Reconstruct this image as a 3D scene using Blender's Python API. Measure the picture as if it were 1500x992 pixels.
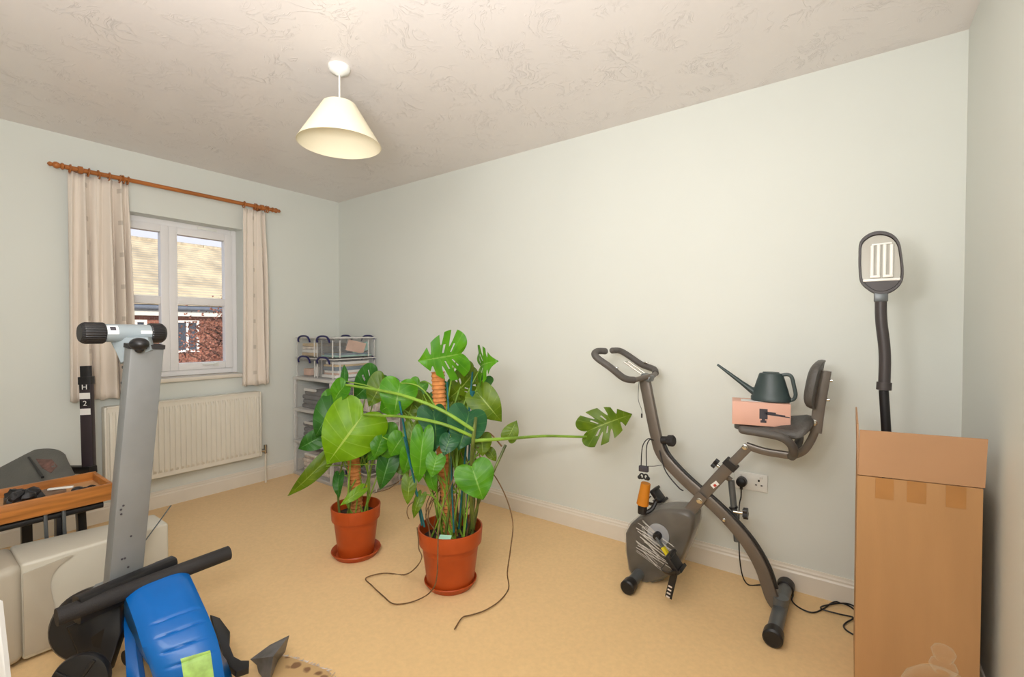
import bpy, bmesh, math, random
from mathutils import Vector, Matrix, noise

# ------------------------------------------------------------------ clear
for o in list(bpy.data.objects): bpy.data.objects.remove(o)
sc = bpy.context.scene
COL = sc.collection
PI = math.pi
rnd = random.Random(7)

# ------------------------------------------------------------------ camera
cam = bpy.data.cameras.new('camera'); camo = bpy.data.objects.new('camera', cam); COL.objects.link(camo)
cam.sensor_width = 36.0; cam.sensor_fit = 'HORIZONTAL'; cam.lens = 679/1500*36.0
cam.clip_start = 0.02; cam.clip_end = 200
camo.location = (3.837, -2.537, 1.225)
camo.rotation_euler = (math.radians(90)-math.atan(13/679), 0, math.radians(36.09))
sc.camera = camo

# ------------------------------------------------------------------ view + world + lights
sc.view_settings.view_transform = 'Standard'; sc.view_settings.look = 'None'
sc.view_settings.exposure = 0.07; sc.view_settings.gamma = 1.0; sc.view_settings.use_curve_mapping = False

def lin(c):
    return tuple((v/12.92 if v <= 0.04045 else ((v+0.055)/1.055)**2.4) for v in (x/255 for x in c))

w = bpy.data.worlds.new('sky'); sc.world = w; w.use_nodes = True
nt = w.node_tree; nt.nodes.clear()
wo = nt.nodes.new('ShaderNodeOutputWorld'); bg = nt.nodes.new('ShaderNodeBackground')
tc = nt.nodes.new('ShaderNodeTexCoord'); sep = nt.nodes.new('ShaderNodeSeparateXYZ'); rp = nt.nodes.new('ShaderNodeValToRGB')
nt.links.new(tc.outputs['Generated'], sep.inputs[0]); nt.links.new(sep.outputs['Z'], rp.inputs[0])
rp.color_ramp.elements[0].position = 0.0; rp.color_ramp.elements[0].color = (*lin((238, 236, 242)), 1)
rp.color_ramp.elements[1].position = 0.7; rp.color_ramp.elements[1].color = (*lin((176, 200, 232)), 1)
nt.links.new(rp.outputs[0], bg.inputs[0]); bg.inputs[1].default_value = 1.15
nt.links.new(bg.outputs[0], wo.inputs[0])

def light(name, kind, loc, energy, color, size=0.1, size_y=None, target=None):
    L = bpy.data.lights.new(name, kind); L.energy = energy; L.color = color
    o = bpy.data.objects.new(name, L); COL.objects.link(o); o.location = loc
    if kind == 'AREA':
        L.size = size
        if size_y: L.shape = 'RECTANGLE'; L.size_y = size_y
    elif kind == 'SUN': L.angle = size
    else: L.shadow_soft_size = size
    if target is not None:
        o.rotation_euler = (Vector(target)-Vector(loc)).to_track_quat('-Z', 'Y').to_euler()
    return o
light('sun', 'SUN', (20, -6, 9), 3.3, (1.0, 0.86, 0.68), 0.02, target=(0, 0, 0.5))
light('camera_flash', 'POINT', (3.80, -2.56, 1.50), 15, (1.0, 0.975, 0.965), 0.06)
light('bounce_flash', 'AREA', (3.45, -2.55, 1.45), 31, (1.0, 0.98, 0.98), 0.35, 0.35, target=(2.7, -1.9, 2.4))
light('ambient_fill', 'AREA', (3.0, -2.70, 1.95), 12, (1.0, 0.98, 0.98), 1.1, 0.6, target=(2.0, -0.6, 1.3))  # soft ambient fill, added to lift the whole room; no real umbrella

# ------------------------------------------------------------------ materials
MATS = {}
def P(name, rgb, rough=0.5, metal=0.0, var=0.06, vs=8.0, bump=0.0, bs=60.0, spec=0.5, coat=0.0, alpha=1.0, trans=0.0, sheen=0.0, emit=None, stretch=None):
    if name in MATS: return MATS[name]
    m = bpy.data.materials.new(name); m.use_nodes = True; n = m.node_tree; b = n.nodes['Principled BSDF']
    c = lin(rgb)
    tc = n.nodes.new('ShaderNodeTexCoord'); src = tc.outputs['Object']
    if stretch:
        mp = n.nodes.new('ShaderNodeMapping'); mp.inputs['Scale'].default_value = stretch
        n.links.new(src, mp.inputs[0]); src = mp.outputs[0]
    nz = n.nodes.new('ShaderNodeTexNoise'); nz.inputs['Scale'].default_value = vs; nz.inputs['Detail'].default_value = 5
    n.links.new(src, nz.inputs['Vector'])
    r = n.nodes.new('ShaderNodeValToRGB')
    lo = tuple(max(0, v*(1-var*2)) for v in c); hi = tuple(min(1, v*(1+var*2)) for v in c)
    r.color_ramp.elements[0].position = 0.3; r.color_ramp.elements[0].color = (*lo, 1)
    r.color_ramp.elements[1].position = 0.7; r.color_ramp.elements[1].color = (*hi, 1)
    n.links.new(nz.outputs['Fac'], r.inputs[0]); n.links.new(r.outputs[0], b.inputs['Base Color'])
    b.inputs['Roughness'].default_value = rough; b.inputs['Metallic'].default_value = metal
    b.inputs['Specular IOR Level'].default_value = spec; b.inputs['Coat Weight'].default_value = coat
    b.inputs['Alpha'].default_value = alpha; b.inputs['Transmission Weight'].default_value = trans
    b.inputs['Sheen Weight'].default_value = sheen
    if emit: b.inputs['Emission Color'].default_value = (*lin(rgb), 1); b.inputs['Emission Strength'].default_value = emit
    if bump:
        n2 = n.nodes.new('ShaderNodeTexNoise'); n2.inputs['Scale'].default_value = bs; n2.inputs['Detail'].default_value = 4
        bp = n.nodes.new('ShaderNodeBump'); bp.inputs['Strength'].default_value = bump; bp.inputs['Distance'].default_value = 0.01
        n.links.new(src, n2.inputs['Vector']); n.links.new(n2.outputs['Fac'], bp.inputs['Height']); n.links.new(bp.outputs[0], b.inputs['Normal'])
    MATS[name] = m
    return m

M_wall = P('wall_paint', (224, 227, 220), 0.55, var=0.006, vs=2, bump=0.03, bs=180, spec=0.3)
M_trim = P('trim_gloss', (232, 224, 210), 0.35, var=0.01)
M_upvc = P('window_plastic', (242, 240, 240), 0.3, var=0.006)
M_rad = P('radiator_enamel', (230, 224, 210), 0.35, var=0.01)
M_white = P('white_plastic', (238, 238, 232), 0.35, var=0.01)
M_blk = P('black_plastic', (26, 25, 27), 0.42, var=0.1)
M_blkfoam = P('black_foam', (42, 39, 39), 0.7, var=0.1, bump=0.2, bs=300)
M_darkvinyl = P('charcoal_vinyl', (84, 81, 77), 0.5, var=0.08, bump=0.25, bs=120)
M_grip = P('grey_foam_grip', (88, 84, 80), 0.6, var=0.06, bump=0.15, bs=200)
M_bike = P('bronze_grey_metal', (112, 104, 96), 0.34, metal=0.35, var=0.05)
M_bike2 = P('slate_grey_metal', (98, 102, 104), 0.36, metal=0.3, var=0.05)
M_chrome = P('chrome', (200, 198, 192), 0.18, metal=1.0, var=0.03)
M_railgrey = P('rail_grey_metal', (132, 134, 134), 0.42, metal=0.15, var=0.03)
M_barblue = P('pale_blue_grey_metal', (150, 160, 164), 0.35, metal=0.1, var=0.03)
M_blue = P('blue_gloss_plastic', (0, 102, 186), 0.3, var=0.02, spec=0.4, coat=0.15)
M_terr = P('terracotta_plastic', (176, 72, 20), 0.42, var=0.05)
M_terr2 = P('terracotta_inside', (150, 52, 22), 0.6, var=0.08)
M_soil = P('potting_soil', (52, 40, 30), 0.95, var=0.3, vs=60, bump=1.0, bs=90)
M_wood = P('orange_pine', (172, 108, 46), 0.42, var=0.16, vs=5, stretch=(3, 1.0, 14), bump=0.05)
M_pole = P('varnished_pole', (172, 104, 50), 0.3, var=0.12, vs=10, stretch=(1, 0.3, 1))
M_card = P('cardboard', (190, 145, 98), 0.8, var=0.035, vs=3, bump=0.05, bs=90, stretch=(4, 4, 0.6))
M_card2 = P('cardboard_flap', (194, 150, 112), 0.8, var=0.03, vs=3)
M_tape = P('brown_tape', (182, 130, 76), 0.3, var=0.04)
M_curt = None
M_unit = P('cream_appliance', (206, 201, 186), 0.4, var=0.015)
M_unit2 = P('beige_appliance_trim', (186, 177, 160), 0.45, var=0.015)
M_navy = P('navy_handle', (34, 34, 92), 0.4, var=0.05)
M_pink = P('salmon_card', (226, 176, 156), 0.6, var=0.012)
M_can = P('slate_green_plastic', (54, 68, 68), 0.42, var=0.06, bump=0.05)
M_teal = P('teal_cane', (16, 92, 96), 0.5, var=0.15, vs=30)
M_orange = P('amber_foam', (206, 128, 24), 0.6, var=0.06)
M_lampshade = P('cream_shade_fabric', (242, 234, 208), 0.8, var=0.006)
M_flex = P('pale_flex', (235, 230, 222), 0.5)
M_root = P('aerial_root', (112, 84, 52), 0.8, var=0.2, vs=40)
M_stem = P('green_stem', (122, 158, 52), 0.45, var=0.14, vs=12)
M_stem2 = P('olive_stem', (92, 104, 40), 0.5, var=0.25, vs=14)
M_paper = P('white_paper', (236, 234, 230), 0.7, var=0.01)
M_red = P('red_print', (190, 54, 40), 0.6)
M_yel = P('yellow_sleeve', (222, 204, 30), 0.5)
M_disc = P('pale_disc', (150, 152, 156), 0.4)
M_greenst = P('green_sticker', (168, 208, 112), 0.5, var=0.12, vs=30)
M_ink = P('dark_print', (62, 58, 66), 0.6)
M_zinc = P('weathered_zinc', (108, 108, 110), 0.45, metal=0.3, var=0.22, vs=14)
M_lampblk = P('charcoal_lamp_plastic', (66, 60, 60), 0.45, var=0.05)
M_tube = P('white_tube', (244, 242, 236), 0.25, var=0.005)
M_reflect = P('cream_reflector', (184, 180, 168), 0.3, var=0.02)

def clear(name, rgb, alpha, rough=0.12, edge=0.6):
    m = bpy.data.materials.new(name); m.use_nodes = True; n = m.node_tree; b = n.nodes['Principled BSDF']
    lw = n.nodes.new('ShaderNodeLayerWeight'); lw.inputs[0].default_value = 0.35
    mr = n.nodes.new('ShaderNodeMapRange'); mr.inputs[3].default_value = alpha; mr.inputs[4].default_value = max(edge, alpha)
    pw = n.nodes.new('ShaderNodeMath'); pw.operation = 'POWER'; pw.inputs[1].default_value = 3.0
    n.links.new(lw.outputs['Facing'], pw.inputs[0]); n.links.new(pw.outputs[0], mr.inputs[0]); n.links.new(mr.outputs[0], b.inputs['Alpha'])
    b.inputs['Base Color'].default_value = (*lin(rgb), 1); b.inputs['Roughness'].default_value = rough
    b.inputs['Specular IOR Level'].default_value = 0.6
    return m
M_clear = clear('clear_plastic', (250, 250, 248), 0.06, 0.12, 0.38)
M_frost = clear('frosted_plastic', (248, 246, 242), 0.55, 0.35, 0.8)
M_glass = clear('window_glass', (235, 240, 242), 0.02, 0.03, 0.12)
M_cloche = clear('cloche_glass', (236, 230, 208), 0.035, 0.04, 0.95)
M_film = clear('stretch_film', (228, 224, 216), 0.06, 0.16)
M_fold_highlight = clear('film_fold_highlight', (244, 242, 236), 0.5, 0.15, 0.7)  # pale, to paint the highlights on creased film

def leafmat(name, rgb, rgb2, vein, trans):
    m = bpy.data.materials.new(name); m.use_nodes = True; n = m.node_tree; b = n.nodes['Principled BSDF']
    uv = n.nodes.new('ShaderNodeUVMap'); sp = n.nodes.new('ShaderNodeSeparateXYZ'); n.links.new(uv.outputs[0], sp.inputs[0])
    def mth(op, a, bb=None, c=None):
        k = n.nodes.new('ShaderNodeMath'); k.operation = op
        for i, v in enumerate((a, bb, c)):
            if v is None: continue
            if isinstance(v, (int, float)): k.inputs[i].default_value = v
            else: n.links.new(v, k.inputs[i])
        return k.outputs[0]
    av = mth('ABSOLUTE', mth('SUBTRACT', sp.outputs['Y'], 0.5))
    mid = mth('MULTIPLY', mth('LESS_THAN', av, 0.018), 0.7)
    fr = mth('ABSOLUTE', mth('SUBTRACT', mth('FRACT', mth('MULTIPLY', sp.outputs['X'], 8.0)), 0.5))
    side = mth('MULTIPLY', mth('LESS_THAN', fr, 0.035), 0.22)
    vein_f = mth('MAXIMUM', mid, side)
    nz = n.nodes.new('ShaderNodeTexNoise'); nz.inputs['Scale'].default_value = 14; nz.inputs['Detail'].default_value = 3
    tc = n.nodes.new('ShaderNodeTexCoord'); n.links.new(tc.outputs['Object'], nz.inputs['Vector'])
    r = n.nodes.new('ShaderNodeValToRGB')
    r.color_ramp.elements[0].position = 0.35; r.color_ramp.elements[0].color = (*lin(rgb), 1)
    r.color_ramp.elements[1].position = 0.68; r.color_ramp.elements[1].color = (*lin(rgb2), 1)
    n.links.new(nz.outputs['Fac'], r.inputs[0])
    mx = n.nodes.new('ShaderNodeMixRGB'); mx.inputs[2].default_value = (*lin(vein), 1)
    n.links.new(vein_f, mx.inputs[0]); n.links.new(r.outputs[0], mx.inputs[1]); n.links.new(mx.outputs[0], b.inputs['Base Color'])
    bp = n.nodes.new('ShaderNodeBump'); bp.inputs['Strength'].default_value = 0.35; bp.inputs['Distance'].default_value = 0.004
    n.links.new(fr, bp.inputs['Height']); n.links.new(bp.outputs[0], b.inputs['Normal'])
    b.inputs['Roughness'].default_value = 0.42; b.inputs['Specular IOR Level'].default_value = 0.35
    tr = n.nodes.new('ShaderNodeBsdfTranslucent'); ms = n.nodes.new('ShaderNodeMixShader'); ms.inputs[0].default_value = trans
    n.links.new(mx.outputs[0], tr.inputs[0]); n.links.new(b.outputs[0], ms.inputs[1]); n.links.new(tr.outputs[0], ms.inputs[2])
    n.links.new(ms.outputs[0], n.nodes['Material Output'].inputs[0])
    return m
LEAF = [leafmat('leaf_bright', (104, 150, 4), (122, 168, 10), (180, 204, 90), 0.25),
        leafmat('leaf_mid', (60, 122, 10), (84, 146, 14), (130, 170, 76), 0.2),
        leafmat('leaf_dark', (34, 88, 20), (50, 108, 24), (110, 156, 90), 0.12),
        leafmat('leaf_olive', (82, 112, 10), (104, 130, 16), (160, 180, 80), 0.25),
        leafmat('leaf_bluegreen', (26, 76, 44), (38, 94, 48), (96, 140, 70), 0.1)]

# ------------------------------------------------------------------ mesh builder
OFF = {}
class MB:
    def __init__(s): s.bm = bmesh.new(); s.uv = None
    def box(s, c, size, rot=None, bev=0.0, seg=2):
        r = bmesh.ops.create_cube(s.bm, size=1.0); vs = r['verts']
        mt = Matrix.Translation(c) @ ((rot.to_4x4()) if rot else Matrix.Identity(4)) @ Matrix.Diagonal((*size, 1))
        bmesh.ops.transform(s.bm, matrix=mt, verts=vs)
        if bev:
            es = list({e for v in vs for e in v.link_edges})
            bmesh.ops.bevel(s.bm, geom=es, offset=bev, segments=seg, profile=0.5, affect='EDGES')
        return s
    def bb(s, a, b, bev=0.0):   # box from two corners
        c = [(a[i]+b[i])/2 for i in range(3)]; d = [abs(a[i]-b[i]) for i in range(3)]
        return s.box(c, d, None, bev)
    def sweep(s, pts, prof, up=(0, 0, 1), scale=None, cap=True, closed=False, framed=False):
        pts = [Vector(p) for p in pts]; n = len(pts); up = Vector(up); rings = []
        prev = None
        for i, p in enumerate(pts):
            if closed: t = pts[(i+1) % n]-pts[i-1]
            else: t = pts[min(i+1, n-1)]-pts[max(i-1, 0)]
            if t.length < 1e-9: t = Vector((0, 0, 1))
            t.normalize()
            if framed or prev is None:
                sd = t.cross(up)
                if sd.length < 1e-3: sd = t.cross(Vector((1, 0.1, 0)))
            else:
                sd = prev - t*prev.dot(t)
            sd.normalize(); u = sd.cross(t); prev = sd
            k = scale[i] if scale else 1.0
            rings.append([s.bm.verts.new(p+sd*a*k+u*b*k) for a, b in prof])
        m = len(prof)
        for i in range(n if closed else n-1):
            A, B = rings[i], rings[(i+1) % n]
            for j in range(m):
                s.bm.faces.new((A[j], A[(j+1) % m], B[(j+1) % m], B[j]))
        if cap and not closed:
            s.bm.faces.new(list(reversed(rings[0]))); s.bm.faces.new(rings[-1])
        return s
    def tube(s, pts, r, seg=10, scale=None, cap=True, closed=False):
        return s.sweep(pts, [(r*math.cos(2*PI*k/seg), r*math.sin(2*PI*k/seg)) for k in range(seg)], scale=scale, cap=cap, closed=closed)
    def lathe(s, prof, o, axis=(0, 0, 1), seg=32, cap=True):   # prof: (r, h)
        ax = Vector(axis).normalized(); q = Vector((0, 0, 1)).rotation_difference(ax); o = Vector(o); rings = []
        for r, h in prof:
            if r < 1e-5: rings.append([s.bm.verts.new(o+ax*h)])
            else: rings.append([s.bm.verts.new(o+q @ Vector((r*math.cos(2*PI*k/seg), r*math.sin(2*PI*k/seg), h))) for k in range(seg)])
        for A, B in zip(rings, rings[1:]):
            for k in range(seg):
                a0, a1 = A[k % len(A)], A[(k+1) % len(A)]; b0, b1 = B[k % len(B)], B[(k+1) % len(B)]
                f = [a0, a1, b1, b0]; f2 = []
                for v in f:
                    if v not in f2: f2.append(v)
                if len(f2) > 2: s.bm.faces.new(f2)
        if cap:
            for R, rev in ((rings[0], True), (rings[-1], False)):
                if len(R) > 2: s.bm.faces.new(list(reversed(R)) if rev else R)
        return s
    def prism(s, poly, d, bev=0.0):     # poly: 3D loop; d: extrusion vector
        d = Vector(d); A = [s.bm.verts.new(Vector(p)) for p in poly]; B = [s.bm.verts.new(Vector(p)+d) for p in poly]
        n = len(A); fs = [s.bm.faces.new(A), s.bm.faces.new(list(reversed(B)))]
        for i in range(n): s.bm.faces.new((A[(i+1) % n], A[i], B[i], B[(i+1) % n]))
        if bev:
            es = list({e for f in fs for e in f.edges})
            bmesh.ops.bevel(s.bm, geom=es, offset=bev, segments=2, profile=0.5, affect='EDGES')
        return s
    def ball(s, c, r, sx=1, sy=1, sz=1, seg=14):
        rr = bmesh.ops.create_uvsphere(s.bm, u_segments=seg, v_segments=max(6, seg//2+2), radius=r)
        bmesh.ops.transform(s.bm, matrix=Matrix.Translation(c) @ Matrix.Diagonal((sx, sy, sz, 1)), verts=rr['verts']); return s
    def grid(s, rows, closed=False):
        V = [[s.bm.verts.new(Vector(p)) for p in r] for r in rows]
        for A, B in zip(V, V[1:]):
            for j in range(len(A)-1): s.bm.faces.new((A[j], A[j+1], B[j+1], B[j]))
        return s
    def out(s, name, mat, parent=None, smooth=40, solid=0.0, recalc=True):
        root = parent
        off = OFF.get(root.name, Vector((0, 0, 0))) if root else None
        if recalc: bmesh.ops.recalc_face_normals(s.bm, faces=s.bm.faces)
        if root is None:
            xs = [v.co for v in s.bm.verts]
            off = Vector(((min(v.x for v in xs)+max(v.x for v in xs))/2, (min(v.y for v in xs)+max(v.y for v in xs))/2, min(v.z for v in xs)))
        bmesh.ops.translate(s.bm, vec=-off, verts=s.bm.verts)
        me = bpy.data.meshes.new(name); s.bm.to_mesh(me); s.bm.free()
        if mat: me.materials.append(mat)
        if smooth:
            me.shade_smooth(); me.set_sharp_from_angle(angle=math.radians(smooth))
        o = bpy.data.objects.new(name, me); COL.objects.link(o)
        if root: o.parent = root; OFF[o.name] = off
        else: o.location = off; OFF[o.name] = off
        if solid:
            md = o.modifiers.new('thickness', 'SOLIDIFY'); md.thickness = solid; md.offset = 0
        return o

def thing(name, label, cat, loc, group=None):
    o = bpy.data.objects.new(name, None); COL.objects.link(o); o.location = loc; OFF[o.name] = Vector(loc)
    o.empty_display_size = 0.1
    o['label'] = label; o['category'] = cat
    if group: o['group'] = group
    return o
def tag(o, label, cat, group=None):
    o['label'] = label; o['category'] = cat
    if group: o['group'] = group
    return o
def struct(o): o['kind'] = 'structure'; return o

def spline(pts, k=6, closed=False):
    pts = [Vector(p) for p in pts]; n = len(pts); out = []
    for i in range(n if closed else n-1):
        if closed: a, b, c, d = pts[i-1], pts[i], pts[(i+1) % n], pts[(i+2) % n]
        else: a, b, c, d = pts[max(i-1, 0)], pts[i], pts[i+1], pts[min(i+2, n-1)]
        for j in range(k):
            t = j/k
            out.append(0.5*((2*b)+(c-a)*t+(2*a-5*b+4*c-d)*t*t+(3*b-a-3*c+d)*t*t*t))
    if not closed: out.append(pts[-1])
    return out
def rect(w, h, r=0.006, seg=3):
    out = []
    for cx, cy, a0 in ((w/2-r, h/2-r, 0), (-w/2+r, h/2-r, PI/2), (-w/2+r, -h/2+r, PI), (w/2-r, -h/2+r, 3*PI/2)):
        for k in range(seg): a = a0+PI/2*k/(seg-1); out.append((cx+r*math.cos(a), cy+r*math.sin(a)))
    return out
def lerp(a, b, t): return Vector(a)*(1-t)+Vector(b)*t

# ================================================================== SETTING
L, W, H = 4.2, 3.05, 2.4
# floor
m = P('carpet', (238, 201, 146), 0.95, var=0.02, vs=60, bump=0.25, bs=500, spec=0.1, sheen=0.2)
o = MB().bb((0, -W, -0.06), (L, 0, 0)).out('floor', m, smooth=0); struct(o)
# ceiling: artex relief
mc = bpy.data.materials.new('artex_ceiling'); mc.use_nodes = True; n = mc.node_tree; b = n.nodes['Principled BSDF']
b.inputs['Base Color'].default_value = (*lin((234, 228, 225)), 1); b.inputs['Roughness'].default_value = 0.28; b.inputs['Specular IOR Level'].default_value = 0.5
tc = n.nodes.new('ShaderNodeTexCoord')
wn = n.nodes.new('ShaderNodeTexNoise'); wn.inputs['Scale'].default_value = 2.6; wn.inputs['Detail'].default_value = 3
mp = n.nodes.new('ShaderNodeVectorMath'); mp.operation = 'MULTIPLY_ADD'; mp.inputs[1].default_value = (0.9, 0.9, 0.0)
n.links.new(tc.outputs['Object'], wn.inputs['Vector']); n.links.new(wn.outputs['Color'], mp.inputs[0]); n.links.new(tc.outputs['Object'], mp.inputs[2])
n1 = n.nodes.new('ShaderNodeTexNoise'); n1.inputs['Scale'].default_value = 7; n1.inputs['Detail'].default_value = 7; n1.inputs['Roughness'].default_value = 0.62; n1.inputs['Distortion'].default_value = 1.6
n.links.new(mp.outputs[0], n1.inputs['Vector'])
ab = n.nodes.new('ShaderNodeMath'); ab.operation = 'SUBTRACT'; ab.inputs[1].default_value = 0.5; n.links.new(n1.outputs['Fac'], ab.inputs[0])
a2 = n.nodes.new('ShaderNodeMath'); a2.operation = 'ABSOLUTE'; n.links.new(ab.outputs[0], a2.inputs[0])
rg = n.nodes.new('ShaderNodeMapRange'); rg.inputs[1].default_value = 0.0; rg.inputs[2].default_value = 0.02; rg.inputs[3].default_value = 1.0; rg.inputs[4].default_value = 0.0
n.links.new(a2.outputs[0], rg.inputs[0])
n2 = n.nodes.new('ShaderNodeTexNoise'); n2.inputs['Scale'].default_value = 5.5; n2.inputs['Detail'].default_value = 2; n.links.new(tc.outputs['Object'], n2.inputs['Vector'])
r2 = n.nodes.new('ShaderNodeMapRange'); r2.inputs[1].default_value = 0.45; r2.inputs[2].default_value = 0.62; n.links.new(n2.outputs['Fac'], r2.inputs[0])
ml = n.nodes.new('ShaderNodeMath'); ml.operation = 'MULTIPLY'; n.links.new(rg.outputs[0], ml.inputs[0]); n.links.new(r2.outputs[0], ml.inputs[1])
bp = n.nodes.new('ShaderNodeBump'); bp.inputs['Strength'].default_value = 0.52; bp.inputs['Distance'].default_value = 0.003
n.links.new(ml.outputs[0], bp.inputs['Height']); n.links.new(bp.outputs[0], b.inputs['Normal'])
o = MB().bb((-0.3, -W-0.1, H), (L+0.1, 0.1, H+0.12)).out('ceiling', mc, smooth=0); struct(o)
# walls
WT = 0.22
wy0, wy1, wz0, wz1 = -1.755, -0.842, 0.86, 2.005
b_ = MB()
b_.bb((-WT, -W-0.1, -0.06), (0, wy0, H)); b_.bb((-WT, wy1, -0.06), (0, 0.1, H)); b_.bb((-WT, wy0, -0.06), (0, wy1, wz0)); b_.bb((-WT, wy0, wz1), (0, wy1, H))
struct(b_.out('wall_left', M_wall, smooth=0))
struct(MB().bb((-WT, 0, -0.06), (L+0.1, 0.1, H)).out('wall_back', M_wall, smooth=0))
struct(MB().bb((L, -W-0.1, -0.06), (L+0.1, 0, H)).out('wall_right', M_wall, smooth=0))
struct(MB().bb((0, -W-0.1, -0.06), (L, -W, H)).out('wall_front', M_wall, smooth=0))
# skirting: moulded profile
def skirting(name, a, b, nrm):
    a, b, nrm = Vector(a), Vector(b), Vector(nrm)
    pr = [(0, 0), (0.018, 0), (0.018, 0.082), (0.014, 0.090), (0.014, 0.098), (0.008, 0.104), (0.006, 0.114), (0, 0.114)]
    m_ = MB()
    A = [m_.bm.verts.new(a+nrm*x+Vector((0, 0, z))) for x, z in pr]; B = [m_.bm.verts.new(b+nrm*x+Vector((0, 0, z))) for x, z in pr]
    for i in range(len(pr)): j = (i+1) % len(pr); m_.bm.faces.new((A[i], A[j], B[j], B[i]))
    m_.bm.faces.new(A); m_.bm.faces.new(list(reversed(B)))
    struct(m_.out(name, M_trim, smooth=0))
skirting('baseboard_left', (0, -W, 0), (0, 0, 0), (1, 0, 0))
skirting('baseboard_back', (0.018, 0, 0), (L, 0, 0), (0, -1, 0))
skirting('baseboard_right', (L, -0.018, 0), (L, -W, 0), (-1, 0, 0))
skirting('baseboard_front', (0.018, -W, 0), (L-0.018, -W, 0), (0, 1, 0))

# window: frame, two sashes, glazing bars
def frame_rect(m_, x0, x1, y0, y1, z0, z1, t, bev=0.004):
    m_.bb((x0, y0, z0), (x1, y0+t, z1), bev); m_.bb((x0, y1-t, z0), (x1, y1, z1), bev)
    m_.bb((x0, y0+t, z0), (x1, y1-t, z0+t), bev); m_.bb((x0, y0+t, z1-t), (x1, y1-t, z1), bev)
m_ = MB(); frame_rect(m_, -0.175, -0.11, wy0, wy1, wz0+0.028, wz1, 0.04)
win = m_.out('window_1', M_upvc, smooth=30); struct(win)
ymid = -1.298
for (a, b, nm) in ((wy0+0.04, ymid, 0), (ymid, wy1-0.04, 1)):
    m_ = MB(); frame_rect(m_, -0.15, -0.095, a, b, wz0+0.068, wz1-0.04, 0.052 if nm else 0.05)
    sash = m_.out('sash', M_upvc, win, smooth=30)
    MB().bb((-0.142, a+0.05, 1.408), (-0.098, b-0.05, 1.462), 0.004).out('glazing_bar', M_upvc, sash, smooth=30)
    MB().bb((-0.128, a+0.045, wz0+0.11), (-0.122, b-0.045, 1.41)).out('pane', M_glass, sash, smooth=0)
    MB().bb((-0.128, a+0.045, 1.46), (-0.122, b-0.045, wz1-0.085)).out('pane', M_glass, sash, smooth=0)
m_ = MB(); m_.bb((-0.095, -1.02, wz0+0.088), (-0.083, -0.985, wz0+0.12), 0.003); m_.bb((-0.086, -1.10, wz0+0.098), (-0.07, -1.0, wz0+0.112), 0.004)
m_.out('window_handle', M_white, win)
MB().bb((-0.118, -1.11, wz1-0.03), (-0.104, -0.98, wz1-0.012), 0.003).out('trickle_vent', M_white, win)
struct(MB().bb((-0.175, wy0, wz0-0.002), (-0.001, wy1, wz0+0.026), 0.004).bb((-0.02, wy0-0.0, wz0-0.002), (0.03, wy1, wz0+0.026), 0.006).out('trim_1', M_trim, smooth=30))

# ------------------------------------------------------------------ outside
grd = P('garden_ground', (96, 92, 70), 0.95, var=0.2, vs=3)
struct(MB().bb((-60, -40, -2.9), (-0.3, 40, -2.8)).out('ground', grd, smooth=0))
mt = bpy.data.materials.new('roof_tiles'); mt.use_nodes = True; n = mt.node_tree; b = n.nodes['Principled BSDF']
tc = n.nodes.new('ShaderNodeTexCoord'); mpn = n.nodes.new('ShaderNodeMapping'); mpn.inputs['Rotation'].default_value = (0, 0, 0)
nz = n.nodes.new('ShaderNodeTexNoise'); nz.inputs['Scale'].default_value = 1.6; nz.inputs['Detail'].default_value = 8
n.links.new(tc.outputs['Object'], nz.inputs['Vector'])
rp = n.nodes.new('ShaderNodeValToRGB'); rp.color_ramp.elements[0].position = 0.36; rp.color_ramp.elements[0].color = (*lin((178, 166, 144)), 1)
rp.color_ramp.elements[1].position = 0.62; rp.color_ramp.elements[1].color = (*lin((216, 202, 172)), 1)
n.links.new(nz.outputs['Fac'], rp.inputs[0]); n.links.new(rp.outputs[0], b.inputs['Base Color']); b.inputs['Roughness'].default_value = 0.85
mbk = bpy.data.materials.new('house_brick'); mbk.use_nodes = True; n = mbk.node_tree; b = n.nodes['Principled BSDF']
tc = n.nodes.new('ShaderNodeTexCoord'); sx = n.nodes.new('ShaderNodeSeparateXYZ'); cx = n.nodes.new('ShaderNodeCombineXYZ')
n.links.new(tc.outputs['Object'], sx.inputs[0]); n.links.new(sx.outputs['Y'], cx.inputs['X']); n.links.new(sx.outputs['Z'], cx.inputs['Y'])
bt = n.nodes.new('ShaderNodeTexBrick'); bt.inputs['Scale'].default_value = 4.4; bt.inputs['Mortar Size'].default_value = 0.02
bt.inputs['Color1'].default_value = (*lin((160, 102, 86)), 1); bt.inputs['Color2'].default_value = (*lin((136, 82, 70)), 1); bt.inputs['Mortar'].default_value = (*lin((170, 140, 120)), 1)
n.links.new(cx.outputs[0], bt.inputs['Vector']); n.links.new(bt.outputs[0], b.inputs['Base Color']); b.inputs['Roughness'].default_value = 0.9
hs = thing('neighbouring_house', 'red brick house with a golden tiled roof seen through the window', 'house', (-14, 3, -2.8))
MB().bb((-20, -7, -2.8), (-12.2, 14, 1.85)).out('brick_wall', mbk, hs, smooth=0)
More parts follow.
